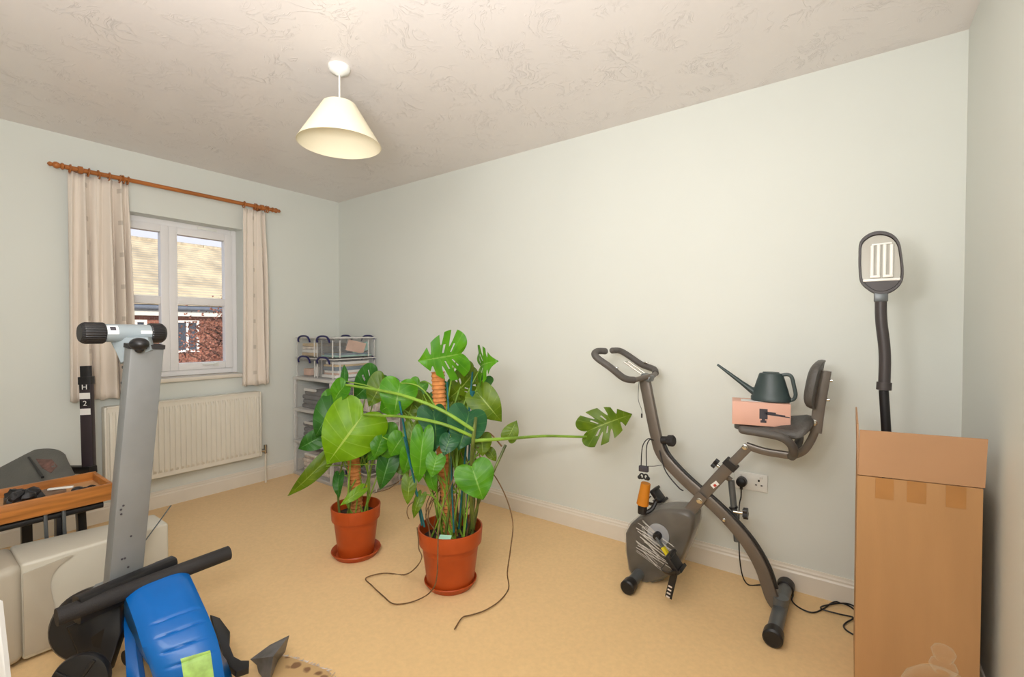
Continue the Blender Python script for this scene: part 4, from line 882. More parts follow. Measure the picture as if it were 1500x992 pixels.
pe2 = hub+(hub-pe)*.9; pe2.y = -.18; pedal(Vector((pe2.x, -.12, pe2.z)), bk)
MB().sweep([Vector((hub.x, -.20, hub.z)), Vector((pe2.x, -.19, pe2.z))], rect(.010, .022, .003), up=(0, 1, 0)).out('crank', M_bike2, bk)
# seat
sx0_, sx1_ = 3.4310, 3.6600
sz = 0.8070
m_ = MB(); poly = [(sx0_, -.32), (sx0_+.03, -.36), (sx0_+.12, -.385), (sx0_+.24, -.405), (sx0_+.285, -.37), (sx0_+.295, -.29), (sx0_+.285, -.21), (sx0_+.24, -.175), (sx0_+.12, -.195), (sx0_+.03, -.22), (sx0_, -.26)]
pp = spline([(a, b, 0) for a, b in poly], 4, closed=True)
lv = [(-.004, .90), (.002, 1.0), (.014, 1.0), (.026, .93), (.030, .8)]; cc = sum(pp, Vector())/len(pp); R_ = []
for dz, s in lv: R_.append([m_.bm.verts.new(Vector((cc.x+(p.x-cc.x)*s, cc.y+(p.y-cc.y)*s, sz+dz-.014+.05*max(0, (p.x-sx0_-.245)/.05)**1.5))) for p in pp])
for Aq, Bq in zip(R_, R_[1:]):
    for k in range(len(pp)): m_.bm.faces.new((Aq[k], Aq[(k+1) % len(pp)], Bq[(k+1) % len(pp)], Bq[k]))
m_.bm.faces.new(R_[0]); m_.bm.faces.new(list(reversed(R_[-1]))); m_.out('seat', M_darkvinyl, bk, smooth=60)
# curved bracket carrying backrest
bb_ = [(3.4740, -0.2900, 0.7150), (3.5400, -0.2900, 0.7010), (3.6050, -0.2900, 0.6980), (3.6470, -0.2900, 0.7000), (3.6850, -0.2900, 0.7230), (3.7110, -0.2900, 0.7670), (3.7270, -0.2900, 0.8160), (3.7330, -0.2900, 0.8590)]
MB().sweep(spline(bb_, 6), rect(.030, .026, .006), up=(0, 1, 0), framed=True).out('seat_bracket', M_bike, bk)
MB().sweep([(3.7290, -0.2900, 0.8080), (3.7380, -0.2900, 0.9010), (3.7590, -0.2900, 1.0600)], rect(.042, .034, .004), up=(0, 1, 0), framed=True).out('backrest_post', M_bike, bk)
bolt((3.7240, -0.2900, 0.8490), .009, -.018)
for q in ((3.7570, -0.2900, 1.0190), (3.7490, -0.2900, 0.9410)):
    p = Vector(q); MB().tube([p, p+Vector((.026, 0, .003))], .007, 10).out('bolt', M_chrome, bk)
# backrest pad
bc = Vector((3.7130, -0.2900, 1.0080)); R = Matrix.Rotation(math.radians(9), 3, 'Y'); m_ = MB(); n1_, n2_ = 10, 20
def bp(u, v, side):   # superellipse pad
    a = 2*PI*u; cx_, sz_ = math.cos(a), math.sin(a); e = .55
    y = .125*math.copysign(abs(cx_)**e, cx_)*v; z = .098*math.copysign(abs(sz_)**e, sz_)*v
    th = (.034*math.sqrt(max(0, 1-v**3)) if side else -.012)
    return bc+R @ Vector((-th+.0-.35*y*y*3+.02, y, z))
rows = [[bp(k/28, 1-(j/8)**1.5, 1) for k in range(28)] for j in range(9)]
back = [[bp(k/28, v, 0) for k in range(28)] for v in (1, .95, .0)]
R_ = [[m_.bm.verts.new(p) for p in r] for r in reversed(rows[:-1])]+[[m_.bm.verts.new(p) for p in r] for r in back[:-1]]
for Aq, Bq in zip(R_, R_[1:]):
    for k in range(28): m_.bm.faces.new((Aq[k], Aq[(k+1) % 28], Bq[(k+1) % 28], Bq[k]))
m_.bm.faces.new(R_[0]); m_.bm.faces.new(list(reversed(R_[-1]))); m_.out('backrest', M_darkvinyl, bk, smooth=70)
# seat side handles
for s in (-1, 1):
    y = -.29+s*.19; dy = -s*0
    pts = [((3.4880, -0.4600, 0.8160)), ((3.5930, -0.4600, 0.8100)), ((3.6350, -0.4550, 0.7990)), ((3.6590, -0.4400, 0.7720)), ((3.6620, -0.4100, 0.7370)), ((3.6500, -0.3300, 0.7040))]
    if s > 0: pts = [(p[0], -.58-p[1], p[2]) for p in pts]
    g = MB().tube(spline(pts, 6), .0165, 14).ball(pts[0], .0165).out('side_handle', M_grip, bk)

# box + watering can on the seat
a3, b3 = Vector((3.4370, -0.4000, 0.8310)), Vector((3.6470, -0.3600, 0.8160))
X_ = (b3-a3); wL = X_.length; ang = math.atan2(X_.y, X_.x); z0 = sz+.018; bh = .096
pkb = thing('massage_gun_box', 'salmon pink carton with a massage gun picture, lying on the bike seat', 'box', (a3.x+wL/2, -.33, z0))
R = Matrix.Rotation(ang, 3, 'Z'); cb = Vector((a3.x, a3.y, z0))+R @ Vector((wL/2, .065, bh/2))
MB().box(cb, (wL, .13, bh), R, .0015).out('carton', M_pink, pkb, smooth=30)
MB().box(cb+R @ Vector((-.02, -.01, bh/2+.0006)), (wL*.5, .06, .001), R).out('printed_panel', M_paper, pkb, smooth=0)
def pf(u, v, w_, h_, rot=0, th=.0012, nm='picture', mat=M_ink):   # flat print on the front face
    m_ = MB(); m_.box(cb+R @ Vector((-wL/2+u*wL, -.0652, -bh/2+v*bh)), (w_, th, h_), R @ Matrix.Rotation(rot, 3, 'Y'), 0); return m_
g = pf(.545, .53, .030, .042); 
for (u, v, w_, h_, r_) in ((.545, .20, .022, .010, 0), (.545, .27, .012, .012, 0), (.66, .56, .040, .013, .05), (.78, .51, .055, .008, .08), (.89, .47, .04, .004, .1)):
    g.box(cb+R @ Vector((-wL/2+u*wL, -.0652, -bh/2+v*bh)), (w_, .0012, h_), R @ Matrix.Rotation(r_, 3, 'Y'))
g.out('massage_gun_picture', M_ink, pkb, smooth=0)
wc = thing('watering_can', 'dark slate green plastic watering can with long spout on the pink box', 'watering can', (cb.x+.03, cb.y, z0+bh))
zc = z0+bh+.001; cc = Vector((3.5690, -.31, zc)); kx = 1.15
m_ = MB(); prof = [(.060, 0), (.066, .004), (.066, .018), (.061, .026), (.056, .05), (.046, .09), (.040, .112), (.037, .118), (.028, .120), (.026, .124), (.022, .124)]
m_.lathe(prof, cc, seg=32); 
for v in m_.bm.verts: v.co.x = cc.x+(v.co.x-cc.x)*1.15; v.co.y = cc.y+(v.co.y-cc.y)*.78
m_.out('body', M_can, wc)
s0 = cc+Vector((-.058, 0, .030)); s1 = Vector((3.3570, -0.3100, 1.0680))
MB().tube([s0+Vector((.02, 0, -.012)), s0, lerp(s0, s1, .35), s1], .013, 12, scale=[1.5, 1.15, .75, .38]).out('spout', M_can, wc)
MB().sweep([s0+Vector((-.012, 0, .022)), s0+Vector((.02, 0, .022))], rect(.006, .008, .002), up=(0, 1, 0)).out('spout_brace', M_can, wc)
hp = [cc+Vector(p) for p in ((.036, 0, .112), (.062, 0, .116), (.076, 0, .105), (.084, 0, .07), (.090, 0, .035), (.082, 0, .014), (.062, 0, .010))]
MB().sweep(spline(hp, 6), rect(.014, .018, .005), up=(0, 1, 0), framed=True).out('handle', M_can, wc)

# ================================================================== SOCKET + PLUG + FLEX
sk = thing('double_socket', 'white double wall socket behind the bike seat post', 'socket', (3.45, -.004, .475))
MB().bb((3.378, -.010, .432), (3.524, 0, .518), .004).out('face_plate', M_white, sk)
for xx in (3.414, 3.486):
    m_ = MB(); m_.bb((xx-.004, -.0112, .482), (xx+.004, -.0098, .492)); m_.bb((xx-.016, -.0112, .462), (xx-.008, -.0098, .467)); m_.bb((xx+.008, -.0112, .462), (xx+.016, -.0098, .467)); m_.out('pin_holes', M_blk, sk, smooth=0)
for xx in (3.405, 3.496): MB().bb((xx-.006, -.014, .496), (xx+.006, -.0098, .510), .0015).out('switch', M_white, sk)
pg = thing('black_plug', 'round black plug pushed into the left socket outlet', 'plug', (3.410, -.03, .472))
MB().lathe([(.024, 0), (.025, .006), (.023, .03), (.016, .036), (0, .037)], (3.412, -.0118, .472), (0, -1, 0), 20).tube([(3.412, -.03, .455), (3.412, -.032, .436)], .007, 10).out('plug_body', M_blk, pg)
MB().tube(spline([(3.412, -.032, .437), (3.412, -.036, .40), (3.408, -.06, .34), (3.42, -.10, .12), (3.45, -.10, .01), (3.52, -.06, .006), (3.63, -.045, .005), (3.6400, -0.1270, 0.0050), (3.6740, -0.1710, 0.0050), (3.7200, -0.1770, 0.0050), (3.7570, -0.1170, 0.0050), (3.7940, -0.0270, 0.0050), (3.8380, -0.0200, 0.0050), (3.8720, -0.0570, 0.0050), (3.90, -.16, .005), (3.95, -.10, .005)], 8), .0032, 7).out('flex', M_blk, pg)
fl2 = MB().tube(spline([(3.93, -.13, .011), (3.8720, -0.0330, 0.0110), (3.8260, -0.0290, 0.0110), (3.7560, -0.1050, 0.0110), (3.7550, -0.1370, 0.0110), (3.8150, -0.1340, 0.0110), (3.8620, -0.1290, 0.0110), (3.8390, -0.1760, 0.0060), (3.8300, -0.2130, 0.0050), (3.8440, -0.2410, 0.0050), (3.8750, -0.2540, 0.0050), (3.875, -.21, .005)], 8), .0032, 7).out('power_flex', M_blk, None)
tag(fl2, 'looped black flex on the carpet running to the back of the cardboard box', 'cable')

# ================================================================== CARDBOARD BOX
FL_, FR_ = Vector((3.862, -.68, 0)), Vector((4.160, -.622, 0)); BD = Vector((0, .42, 0)); HB = .755; t_ = .005
BL_, BR_ = FL_+BD, FR_+BD-Vector((0, .05, 0))
cbx = thing('cardboard_box', 'tall open brown cardboard box standing in the right corner', 'box', (FL_+BR_)/2)
def panel(a, b, z0, z1, nrm, name, mat, lean=0.0, dtop=0.0):
    up0, up1 = Vector((0, 0, z0)), Vector((0, 0, z1)); n_ = Vector(nrm)*t_; ln = Vector(nrm)*-lean
    return MB().prism([a+up0, b+up0, b+up1+ln+Vector((0, 0, dtop)), a+up1+ln], n_).out(name, mat, cbx, smooth=0)
fd = (FR_-FL_).normalized(); fn = Vector((-fd.y, fd.x, 0))
panel(FL_, FR_, 0, HB, fn, 'front_panel', M_card); panel(BL_, BR_, 0, HB, (0, -1, 0), 'back_panel', M_card)
panel(FL_+Vector((0, .006, 0)), BL_-Vector((0, .006, 0)), 0, HB, (1, 0, 0), 'side_panel', M_card); panel(FR_+Vector((0, .006, 0)), BR_-Vector((0, .006, 0)), 0, HB, (-1, 0, 0), 'side_panel', M_card)
MB().prism([FL_+Vector((.006, .006, .002)), FR_+Vector((-.006, .006, .002)), BR_+Vector((-.006, -.006, .002)), BL_+Vector((.006, -.006, .002))], (0, 0, .004)).out('base_panel', M_card, cbx, smooth=0)
panel(FL_-Vector((0, 0, 0))+fd*.002, FR_+fd*.004, HB+.003, HB+.150, fn, 'flap', M_card2, .012)
panel(FL_+Vector((0, .006, 0)), BL_-Vector((0, .006, 0)), HB+.003, HB+.165, (1, 0, 0), 'flap', M_card2, .004)
for u in (.155, .42, .73):
    a = FL_+fd*(.30*u)-fn*.0012; b = FL_+fd*(.30*(u+.155))-fn*.0012
    MB().prism([a+Vector((0, 0, HB-.066)), b+Vector((0, 0, HB-.066)), b+Vector((0, 0, HB+.0)), a+Vector((0, 0, HB+.0))], fn*.0008).out('tape', M_tape, cbx, smooth=0)
# light therapy lamp inside the box
LX, LY = 3.935, -.42
ul = thing('panel_lamp', 'black stand lamp with oval head of white tubes, rising out of the cardboard box', 'lamp', (LX+.01, LY, .008))
MB().lathe([(.10, 0), (.10, .012), (.03, .02), (.02, .05)], (LX+.03, LY, .009), seg=28).out('base', M_lampblk, ul)
MB().tube([(LX+.030, LY, .05), (3.947, LY, .84), (3.9370, -0.4200, 1.0080)], .0145, 16).out('pole', M_blk, ul)
MB().tube([(3.9380, -0.4200, 1.0370), (3.9370, -0.4200, 1.0100)], .022, 16).out('clamp', M_lampblk, ul)
MB().tube(spline([(3.9380, -0.4200, 1.0230), (3.9390, -0.4200, 1.1110), (3.9360, -0.4200, 1.1710), (3.9270, -0.4200, 1.2570), (3.9250, -0.4200, 1.3250)], 6), .0175, 16, scale=None).out('gooseneck', M_lampblk, ul)
MB().box((3.9250, -0.4200, 1.3420), (.040, .03, .036), None, .004).out('neck_joint', M_bike2, ul)
HPt = spline([(3.9200, -0.4200, 1.5760), (3.9520, -0.4200, 1.5620), (3.9730, -0.4200, 1.5310), (3.9810, -0.4200, 1.4830), (3.9860, -0.4200, 1.4280), (3.9820, -0.4200, 1.3900), (3.9640, -0.4200, 1.3640), (3.9390, -0.4200, 1.3510), (3.9110, -0.4200, 1.3520), (3.8850, -0.4200, 1.3710), (3.8650, -0.4200, 1.3990), (3.8600, -0.4200, 1.4440), (3.8590, -0.4200, 1.4940), (3.8620, -0.4200, 1.5430), (3.8870, -0.4200, 1.5700)], 4, closed=True); hc = sum(HPt, Vector())/len(HPt); m_ = MB(); R_ = []
for dy, s in ((.028, .80), (.022, .93), (.008, 1.0), (-.010, 1.0), (-.016, .975), (-.016, .90), (-.004, .885)): R_.append([m_.bm.verts.new(Vector((hc.x+(p.x-hc.x)*s, LY+dy, hc.z+(p.z-hc.z)*s))) for p in HPt])
for Aq, Bq in zip(R_, R_[1:]):
    for k in range(len(HPt)): m_.bm.faces.new((Aq[k], Aq[(k+1) % len(HPt)], Bq[(k+1) % len(HPt)], Bq[k]))
m_.bm.faces.new(R_[0]); m_.bm.faces.new(list(reversed(R_[-1]))); hdo = m_.out('head', M_lampblk, ul, smooth=50)
m_ = MB(); zt_ = 1.3930; poly = [Vector((hc.x+(p.x-hc.x)*.87, LY-.0045, max(hc.z+(p.z-hc.z)*.87, zt_))) for p in HPt]
m_.prism(poly, (0, -.004, 0)); m_.out('reflector', M_reflect, hdo, smooth=0)
m_ = MB(); m_.prism([Vector((hc.x+(p.x-hc.x)*.885, LY-.010, hc.z+(p.z-hc.z)*.885)) for p in HPt if p.z < zt_+.004]+[], (0, -.004, 0)); m_.out('lower_cover', M_lampblk, hdo, smooth=0)
xt = [3.8980, 3.9160, 3.9330, 3.9520]; za, zb_ = 1.5250, 1.4180
for x in xt: MB().tube([(x, LY-.0145, zb_), (x, LY-.0145, za)], .0058, 12).out('tube', M_tube, hdo)
m_ = MB()
m_.box((sum(xt[:2])/2, LY-.014, zb_-.004), (.030, .012, .010), None, .003); m_.out('tube_socket', M_tube, hdo); m_ = MB()
m_.box((sum(xt[2:])/2, LY-.014, zb_-.004), (.030, .012, .010), None, .003)
m_.out('tube_socket', M_tube, hdo); m_ = MB(); m_.box((sum(xt)/4, LY-.012, zb_-.016), (.105, .010, .010), None, .003); m_.box((sum(xt)/4, LY-.012, za+.004), (.058, .008, .007), Matrix.Rotation(-.03, 3, 'Y'), .003); m_.out('tube_holder', M_tube, hdo)

# ================================================================== GLASS CLOCHE
gx, gy = 4.05, -.86
gc = thing('glass_cloche', 'clear glass dome with ribbed knob on the carpet before the cardboard box', 'cloche', (gx, gy, 0))
MB().lathe([(.098, .0), (.100, .004), (.100, .17), (.096, .22), (.080, .262), (.055, .287), (.028, .298), (.014, .300)], (gx, gy, 0), seg=40, cap=False).out('dome', M_cloche, gc)
MB().lathe([(.014, .300), (.024, .306), (.030, .318), (.026, .330), (.017, .336), (.022, .345), (.026, .358), (.020, .370), (.008, .376), (0, .377)], (gx, gy, 0), seg=24, cap=False).out('knob', M_cloche, gc, smooth=20)
MB().lathe([(.118, 0), (.120, .004), (.114, .007), (0, .007)], (gx, gy, -.0), seg=36).out('base_plate', M_cloche, gc)

# ================================================================== CREAM APPLIANCE (portable unit)
UX, UY0, UY1, UZ = 1.41, -2.42, -1.787, .37
ap = thing('portable_air_unit', 'long cream plastic appliance standing behind the folded rowing machine', 'appliance', (1.31, -2.1, 0))
def hexa(m_, a, bev):
    vs = [m_.bm.verts.new(Vector(p)) for p in a]
    fs = [m_.bm.faces.new([vs[i] for i in f]) for f in ((0, 1, 2, 3), (7, 6, 5, 4), (0, 4, 5, 1), (1, 5, 6, 2), (2, 6, 7, 3), (3, 7, 4, 0))]
    if bev:
        bmesh.ops.recalc_face_normals(m_.bm, faces=fs); bmesh.ops.bevel(m_.bm, geom=list({e for f in fs for e in f.edges}), offset=bev, segments=4, profile=.5, affect='EDGES')
m_ = MB(); hexa(m_, [(1.16, -2.24, .012), (UX, -2.24, .012), (UX, UY1, .012), (1.236, UY1, .012), (1.16, -2.24, UZ), (UX, -2.24, UZ), (UX, UY1, UZ), (1.236, UY1, UZ)], .012); m_.out('casing', M_unit, ap)
m_ = MB(); hexa(m_, [(1.17, UY0, .012), (UX+.012, UY0, .012), (UX+.012, -2.236, .012), (1.155, -2.236, .012), (1.17, UY0, UZ-.012), (UX+.010, UY0, UZ-.012), (UX+.010, -2.236, UZ+.004), (1.155, -2.236, UZ+.004)], .03); m_.out('end_cowl', M_unit2, ap)
pts2 = [(p.x, p.y) for p in spline([(-2.236, .335, 0), (-2.16, .345, 0), (-2.10, .352, 0), (-2.14, .325, 0), (-2.165, .28, 0), (-2.158, .2, 0), (-2.146, .10, 0), (-2.150, .03, 0)], 5)]+[(-2.236, .03)]
MB().prism([(UX+.0005, y, z) for y, z in pts2], (.006, 0, 0), .0015).out('side_grip', M_unit2, ap)
for y in (-2.34, -1.87):
    for x in (1.22, 1.36): MB().lathe([(.02, 0), (.022, .012)], (x, y, 0), seg=14).out('foot', M_blk, ap)
MB().tube([(1.4290, -1.9010, 0.2980), (1.4210, -1.7800, 0.4490)], .0022, 6).out('aerial_wire', P('wire_blue_grey', (70, 84, 90), .5), ap)

# ================================================================== FOLDED ROWING MACHINE
rw = thing('rowing_machine', 'folded rowing machine with grey rail upright and blue plastic flywheel cover', 'rowing machine', (1.75, -1.97, 0))
# rail: rectangular column
b0, b1 = Vector((1.7950, -2.0410, 0.3590)), Vector((1.8710, -1.9920, 1.1610))
ax_ = (b1-b0).normalized(); view = Vector((-.78, .62, 0)).normalized(); side_ = Vector((-.093, .995, 0)).normalized()
def railprof(w_, d_): return rect(w_, d_, .006)
MB().sweep([b0-ax_*.02, b1], rect(.098, .052, .006), up=(-.995, -.093, 0), framed=True).out('rail', M_railgrey, rw)
MB().sweep([b1-ax_*.0, b1+ax_*.014], rect(.106, .060, .01), up=(-.995, -.093, 0), framed=True).out('rail_cap', M_blkfoam, rw)
m_ = MB()
for f, dx in ((.055, .0), (.10, -.02), (.10, -.012), (.19, .0), (.30, -.034), (.32, -.036), (.335, -.03)):
    q = b0+(b1-b0)*f+side_*dx+Vector((.995, .093, 0))*.0285; m_.lathe([(.0035, 0), (.0035, .001), (0, .001)], q, (.995, .093, 0), 10)
o = m_.out('bolt_holes', M_ink, rw); o['kind'] = 'stuff'
# gusset + rear stabiliser bar
q0, q1 = Vector((1.8220, -2.1500, 1.2140)), Vector((1.8040, -1.9150, 1.2120))
cm = lerp(q0, q1, .56)
gp = [(1.7930, -2.0720, 1.1990), (1.9020, -1.9920, 1.1990), (1.9140, -1.9850, 1.1550), (1.8820, -2.0080, 1.1390), (1.8540, -2.0290, 1.1250), (1.8280, -2.0490, 1.1060), (1.8200, -2.0530, 1.1480)]
MB().prism(gp, (-.045, .025, 0), .004).out('stabiliser_bracket', M_barblue, rw)
bar_ax = (q1-q0).normalized()
bar = MB().tube([lerp(q0, q1, .22), lerp(q0, q1, .84)], .0305, 26).out('rear_stabiliser', M_barblue, rw)
for a, s in ((q0, 1), (q1, -1)):
    n_ = 28; a = Vector(a); qd = Vector((0, 0, 1)).rotation_difference(bar_ax*s); prof = []
    ln = .062 if s > 0 else .047
    m_ = MB(); R_ = []
    for h_, rr in ((0, .75), (.008, .95), (.014, 1.0), (ln-.004, 1.0), (ln, .95)):
        R_.append([m_.bm.verts.new(a+qd @ Vector(((.0358*rr*(1-.035*(k % 2)))*math.cos(2*PI*k/(n_*2)), (.0358*rr*(1-.035*(k % 2)))*math.sin(2*PI*k/(n_*2)), h_))) for k in range(n_*2)])
    for Aq, Bq in zip(R_, R_[1:]):
        for k in range(n_*2): m_.bm.faces.new((Aq[k], Aq[(k+1) % (n_*2)], Bq[(k+1) % (n_*2)], Bq[k]))
    m_.bm.faces.new(R_[0]); m_.bm.faces.new(list(reversed(R_[-1]))); m_.out('end_cap', M_blk, bar, smooth=20)
def on_bar(f, ang0, ang1, w_, name, mat, rad=.0312):
    c_ = lerp(q0, q1, f); vdir = Vector((.80, -.58, 0)).normalized(); vdir = (vdir-bar_ax*vdir.dot(bar_ax)).normalized(); ud = Vector((0, 0, 1)); rows = []
    for k in range(9):
        a = ang0+(ang1-ang0)*k/8; d = vdir*math.cos(a)+ud*math.sin(a)
        rows.append([c_-bar_ax*w_/2+d*rad, c_+bar_ax*w_/2+d*rad])
    return MB().grid(rows).out(name, mat, bar, smooth=60)
on_bar(.335, -.1, .95, .030, 'sticker', M_paper)
o = on_bar(.335, .30, .75, .016, 'sticker_print', M_ink, .0318)
on_bar(.73, -.05, .28, .034, 'sticker', M_paper)
MB().ball((1.9230, -2.0210, 1.1770), .034, 1, .8, .62, 18).ball((1.9240, -2.0210, 1.1610), .014).out('knob', M_blk, rw)
for q in ((1.8120, -2.0360, 1.0950), (1.8090, -2.0390, 1.0410)): MB().tube([Vector(q)-side_*.003, Vector(q)+side_*.02], .005, 8).out('bolt', M_blk, rw)
# black cross tube
h0, h1 = Vector((1.898, -2.228, .35)), Vector((1.879, -1.736, .35))
MB().tube([h0, h1], .0265, 20).out('front_bar', M_blkfoam, rw)
k0, k1 = Vector((1.8860, -2.1800, 0.3450)), Vector((1.8270, -1.9030, 0.3450))
MB().sweep([k0, k1], rect(.05, .085, .014), up=(0, 0, 1)).out('crossmember', M_blk, rw)
MB().prism([(1.7430, -2.1040, 0.3460), (1.7920, -1.9930, 0.3720), (1.8170, -2.0000, 0.3480), (1.7730, -2.1070, 0.3290)], (.02, -.02, -.01)).out('rail_foot', M_railgrey, rw, smooth=0)
# flywheel guard (black) lower left
c1 = Vector((1.7250, -2.1200, 0.2070)); nv = Vector((.75, -.62, .22)).normalized()
qd = Vector((0, 0, 1)).rotation_difference(nv)
m_ = MB(); m_.lathe([(0, -.05), (.105, -.05), (.116, -.035), (.116, .0), (.106, .012), (.06, .018), (.02, .006), (0, .006)], c1, nv, 40); m_.out('flywheel_guard', M_blk, rw)
MB().prism([(1.8800, -2.2060, 0.3000), (1.8380, -2.0580, 0.3000), (1.8870, -2.0710, 0.2200), (1.9160, -2.1140, 0.1200), (1.8070, -2.1550, 0.1200)], (-.05, .03, -.02), .006).out('guard_skirt', M_blk, rw)
# pulley wheel at the front
c2 = Vector((2.0240, -2.1990, 0.1940)); m_ = MB(); m_.lathe([(.062, -.015), (.072, -.012), (.076, 0), (.072, .012), (.062, .015)], c2, nv, 40)
m_.out('pulley_wheel', M_blk, rw)
u_ = qd @ Vector((1, 0, 0)); v_ = qd @ Vector((0, 1, 0)); m_ = MB()
for k in range(4):
    a = k*PI/2+.3; m_.sweep([c2+nv*.016, c2+nv*.016+(u_*math.cos(a)+v_*math.sin(a))*.066], rect(.010, .008, .002), up=nv)
m_.out('pulley_rib', M_blk, rw)
# main frame on the floor
MB().sweep([Vector((1.66, -1.88, .30)), Vector((1.80, -1.93, .12)), Vector((2.00, -1.97, .05))], rect(.06, .06, .008), up=(0, 0, 1)).out('base_beam', M_blk, rw)
MB().tube([(1.72, -2.02, .028), (1.66, -1.80, .028)], .028, 16).out('base_foot', M_blk, rw); MB().sweep([(1.68, -1.90, .05), (1.66, -1.88, .31)], rect(.05, .05, .008), up=(0, 1, 0)).out('base_upright', M_blk, rw)
# blue cover: crowned curved panel
edge = [((1.8540, -2.0520, 0.3450), (1.8440, -1.8920, 0.3450)), ((1.8960, -2.0610, 0.3400), (1.8960, -1.8830, 0.3400)), ((1.9620, -2.0670, 0.3250), (1.9660, -1.8890, 0.3250)), ((2.0230, -2.0690, 0.3000), (2.0560, -1.8980, 0.3000)), ((2.0850, -2.0710, 0.2650), (2.1350, -1.9020, 0.2650)), ((2.1350, -2.0670, 0.2200), (2.2010, -1.9050, 0.2200)), ((2.1640, -2.0590, 0.1650), (2.2470, -1.9100, 0.1650)), ((2.1610, -2.0420, 0.0900), (2.2740, -1.9100, 0.0900)), ((2.1460, -2.0270, 0.0200), (2.2870, -1.9090, 0.0200))]
e0 = spline([e[0] for e in edge], 18); e1 = spline([e[1] for e in edge], 18); rows = []; NU = 16
for i, (a, b_) in enumerate(zip(e0, e1)):
    t = i/(len(e0)-1); al = (e0[min(i+1, len(e0)-1)]-e0[max(i-1, 0)]).normalized(); nrm = (b_-a).cross(al).normalized(); nrm = nrm if nrm.z > 0 or nrm.x > 0 else -nrm
    if nrm.x < 0: nrm = -nrm
    row = [a-nrm*.055+Vector((0, 0, -.01))]
    for k in range(NU+1):
        u = k/NU; crown = .020*(1-(2*u-1)**4); g = 0
        for gt in (.44, .52, .60, .68):
            w_ = abs(t+.02*(u-.5)-gt)
            if w_ < .008 and .22 < u < .93: g = .005*(1-w_/.008)
        row.append(lerp(a, b_, u)+nrm*(crown-g))
    row.append(b_-nrm*.055+Vector((0, 0, -.01))); rows.append(row)
bc_ = MB().grid(rows).out('blue_cover', M_blue, rw, smooth=50, solid=.004)

lg = [(1.7900, -2.0460, 0.2830), (1.8390, -2.0360, 0.2660), (1.8780, -2.0340, 0.2200), (1.9590, -2.0500, 0.1570), (2.0600, -2.0640, 0.1000), (2.0200, -2.0930, 0.1000), (1.9280, -2.0720, 0.1690)]
MB().prism(lg, (-.03, .02, 0), .003).out('cover_leg', M_blue, rw)
m_ = MB()
# green label on cover
i0 = int(.66*len(rows)); m_ = MB(); rws = []
for i in range(i0, len(rows)-20): rws.append([rows[i][1+k]+(rows[i][1+k]-rows[i][0]).normalized()*.0 + Vector((.0035, -.002, .0032)) for k in range(7, 15)])
MB().grid(rws).out('green_label', M_greenst, bc_, smooth=50)
# footplate with hook, right of cover
MB().prism([(1.8430, -1.7900, 0.1200), (1.8960, -1.7770, 0.1200), (2.0150, -1.7900, 0.1200), (2.0920, -1.8250, 0.1200), (2.1670, -1.8450, 0.1200), (2.2080, -1.8390, 0.1200), (2.2260, -1.8190, 0.1200), (2.2600, -1.8360, 0.1200), (2.2470, -1.8680, 0.1200), (2.2030, -1.8710, 0.1200), (2.1230, -1.8570, 0.1200), (1.9970, -1.8260, 0.1200)], (.0, .0, -.022), .003).out('footplate', M_blk, rw)
MB().sweep([(2.0680, -1.8280, 0.1000), (1.9450, -1.8110, 0.0400), Vector((1.9370, -1.8450, 0.0300))], rect(.02, .012, .003), up=(0, 0, 1)).out('footplate_arm', M_blk, rw)

# ================================================================== TRAY, BENCH
tz0 = .478; X0, X1, Y0, Y1 = .935, 1.225, -2.52, -1.93
ty = thing('wooden_tray', 'long orange brown wooden drawer tray resting on the black bench frame', 'tray', ((X0+X1)/2, (Y0+Y1)/2, tz0))
MB().bb((X1-.014, Y0, tz0), (X1, Y1, tz0+.072), .002).out('side', M_wood, ty); MB().bb((X0, Y0, tz0), (X0+.014, Y1, tz0+.072), .002).out('side', M_wood, ty)
MB().bb((X0+.014, Y1-.014, tz0), (X1-.014, Y1, tz0+.070), .002).out('end', M_wood, ty); MB().bb((X0+.014, Y0, tz0), (X1-.014, Y0+.014, tz0+.070), .002).out('end', M_wood, ty)
MB().bb((X0+.014, Y0+.014, tz0+.003), (X1-.014, Y1-.014, tz0+.036)).out('base', P('tray_base', (196, 148, 100), .6, var=.1), ty, smooth=0)
zt = tz0+.037
# bundle
m_ = MB(); rb0 = random.Random(5); c_ = Vector((1.12, -2.19, zt+.026))
for k in range(8):
    p = c_+Vector((rb0.uniform(-.035, .035), rb0.uniform(-.035, .035), rb0.uniform(-.006, .012))); m_.ball(p, rb0.uniform(.022, .034), 1, 1, .8, 10)
for v in m_.bm.verts: v.co += Vector(noise.noise_vector(v.co*45))*.016; v.co.z = max(v.co.z, zt+.001)
tag(m_.out('crumpled_bag', P('black_bag', (34, 34, 36), .35, var=.2), None), 'crumpled black plastic bag lying in the wooden tray', 'bag')
tag(MB().box((1.06, -2.12, zt+.008), (.09, .10, .014), Matrix.Rotation(.4, 3, 'Z'), .004).out('brown_pouch', P('taupe_cloth', (128, 104, 84), .8, var=.15), None), 'flat taupe pouch beside the black bag in the wooden tray', 'pouch')
tag(MB().box((1.075, -2.075, zt+.022), (.014, .085, .008), Matrix.Rotation(-.5, 3, 'Z'), .003).out('white_pen', M_white, None), 'white pen lying across the taupe pouch in the tray', 'pen')
m_ = MB()
for k, (x, y, r) in enumerate(((1.12, -2.03, .016), (1.13, -2.01, .012), (1.14, -1.99, .010), (1.10, -1.985, .007), (1.09, -2.03, .010))): m_.ball((x, y, zt+r*.8), r, 1.2, 1.3, .8, 10)
m_.tube(spline([(1.13, -2.01, zt+.01), (1.10, -1.98, zt+.012), (1.12, -1.965, zt+.006)], 4), .004, 6)
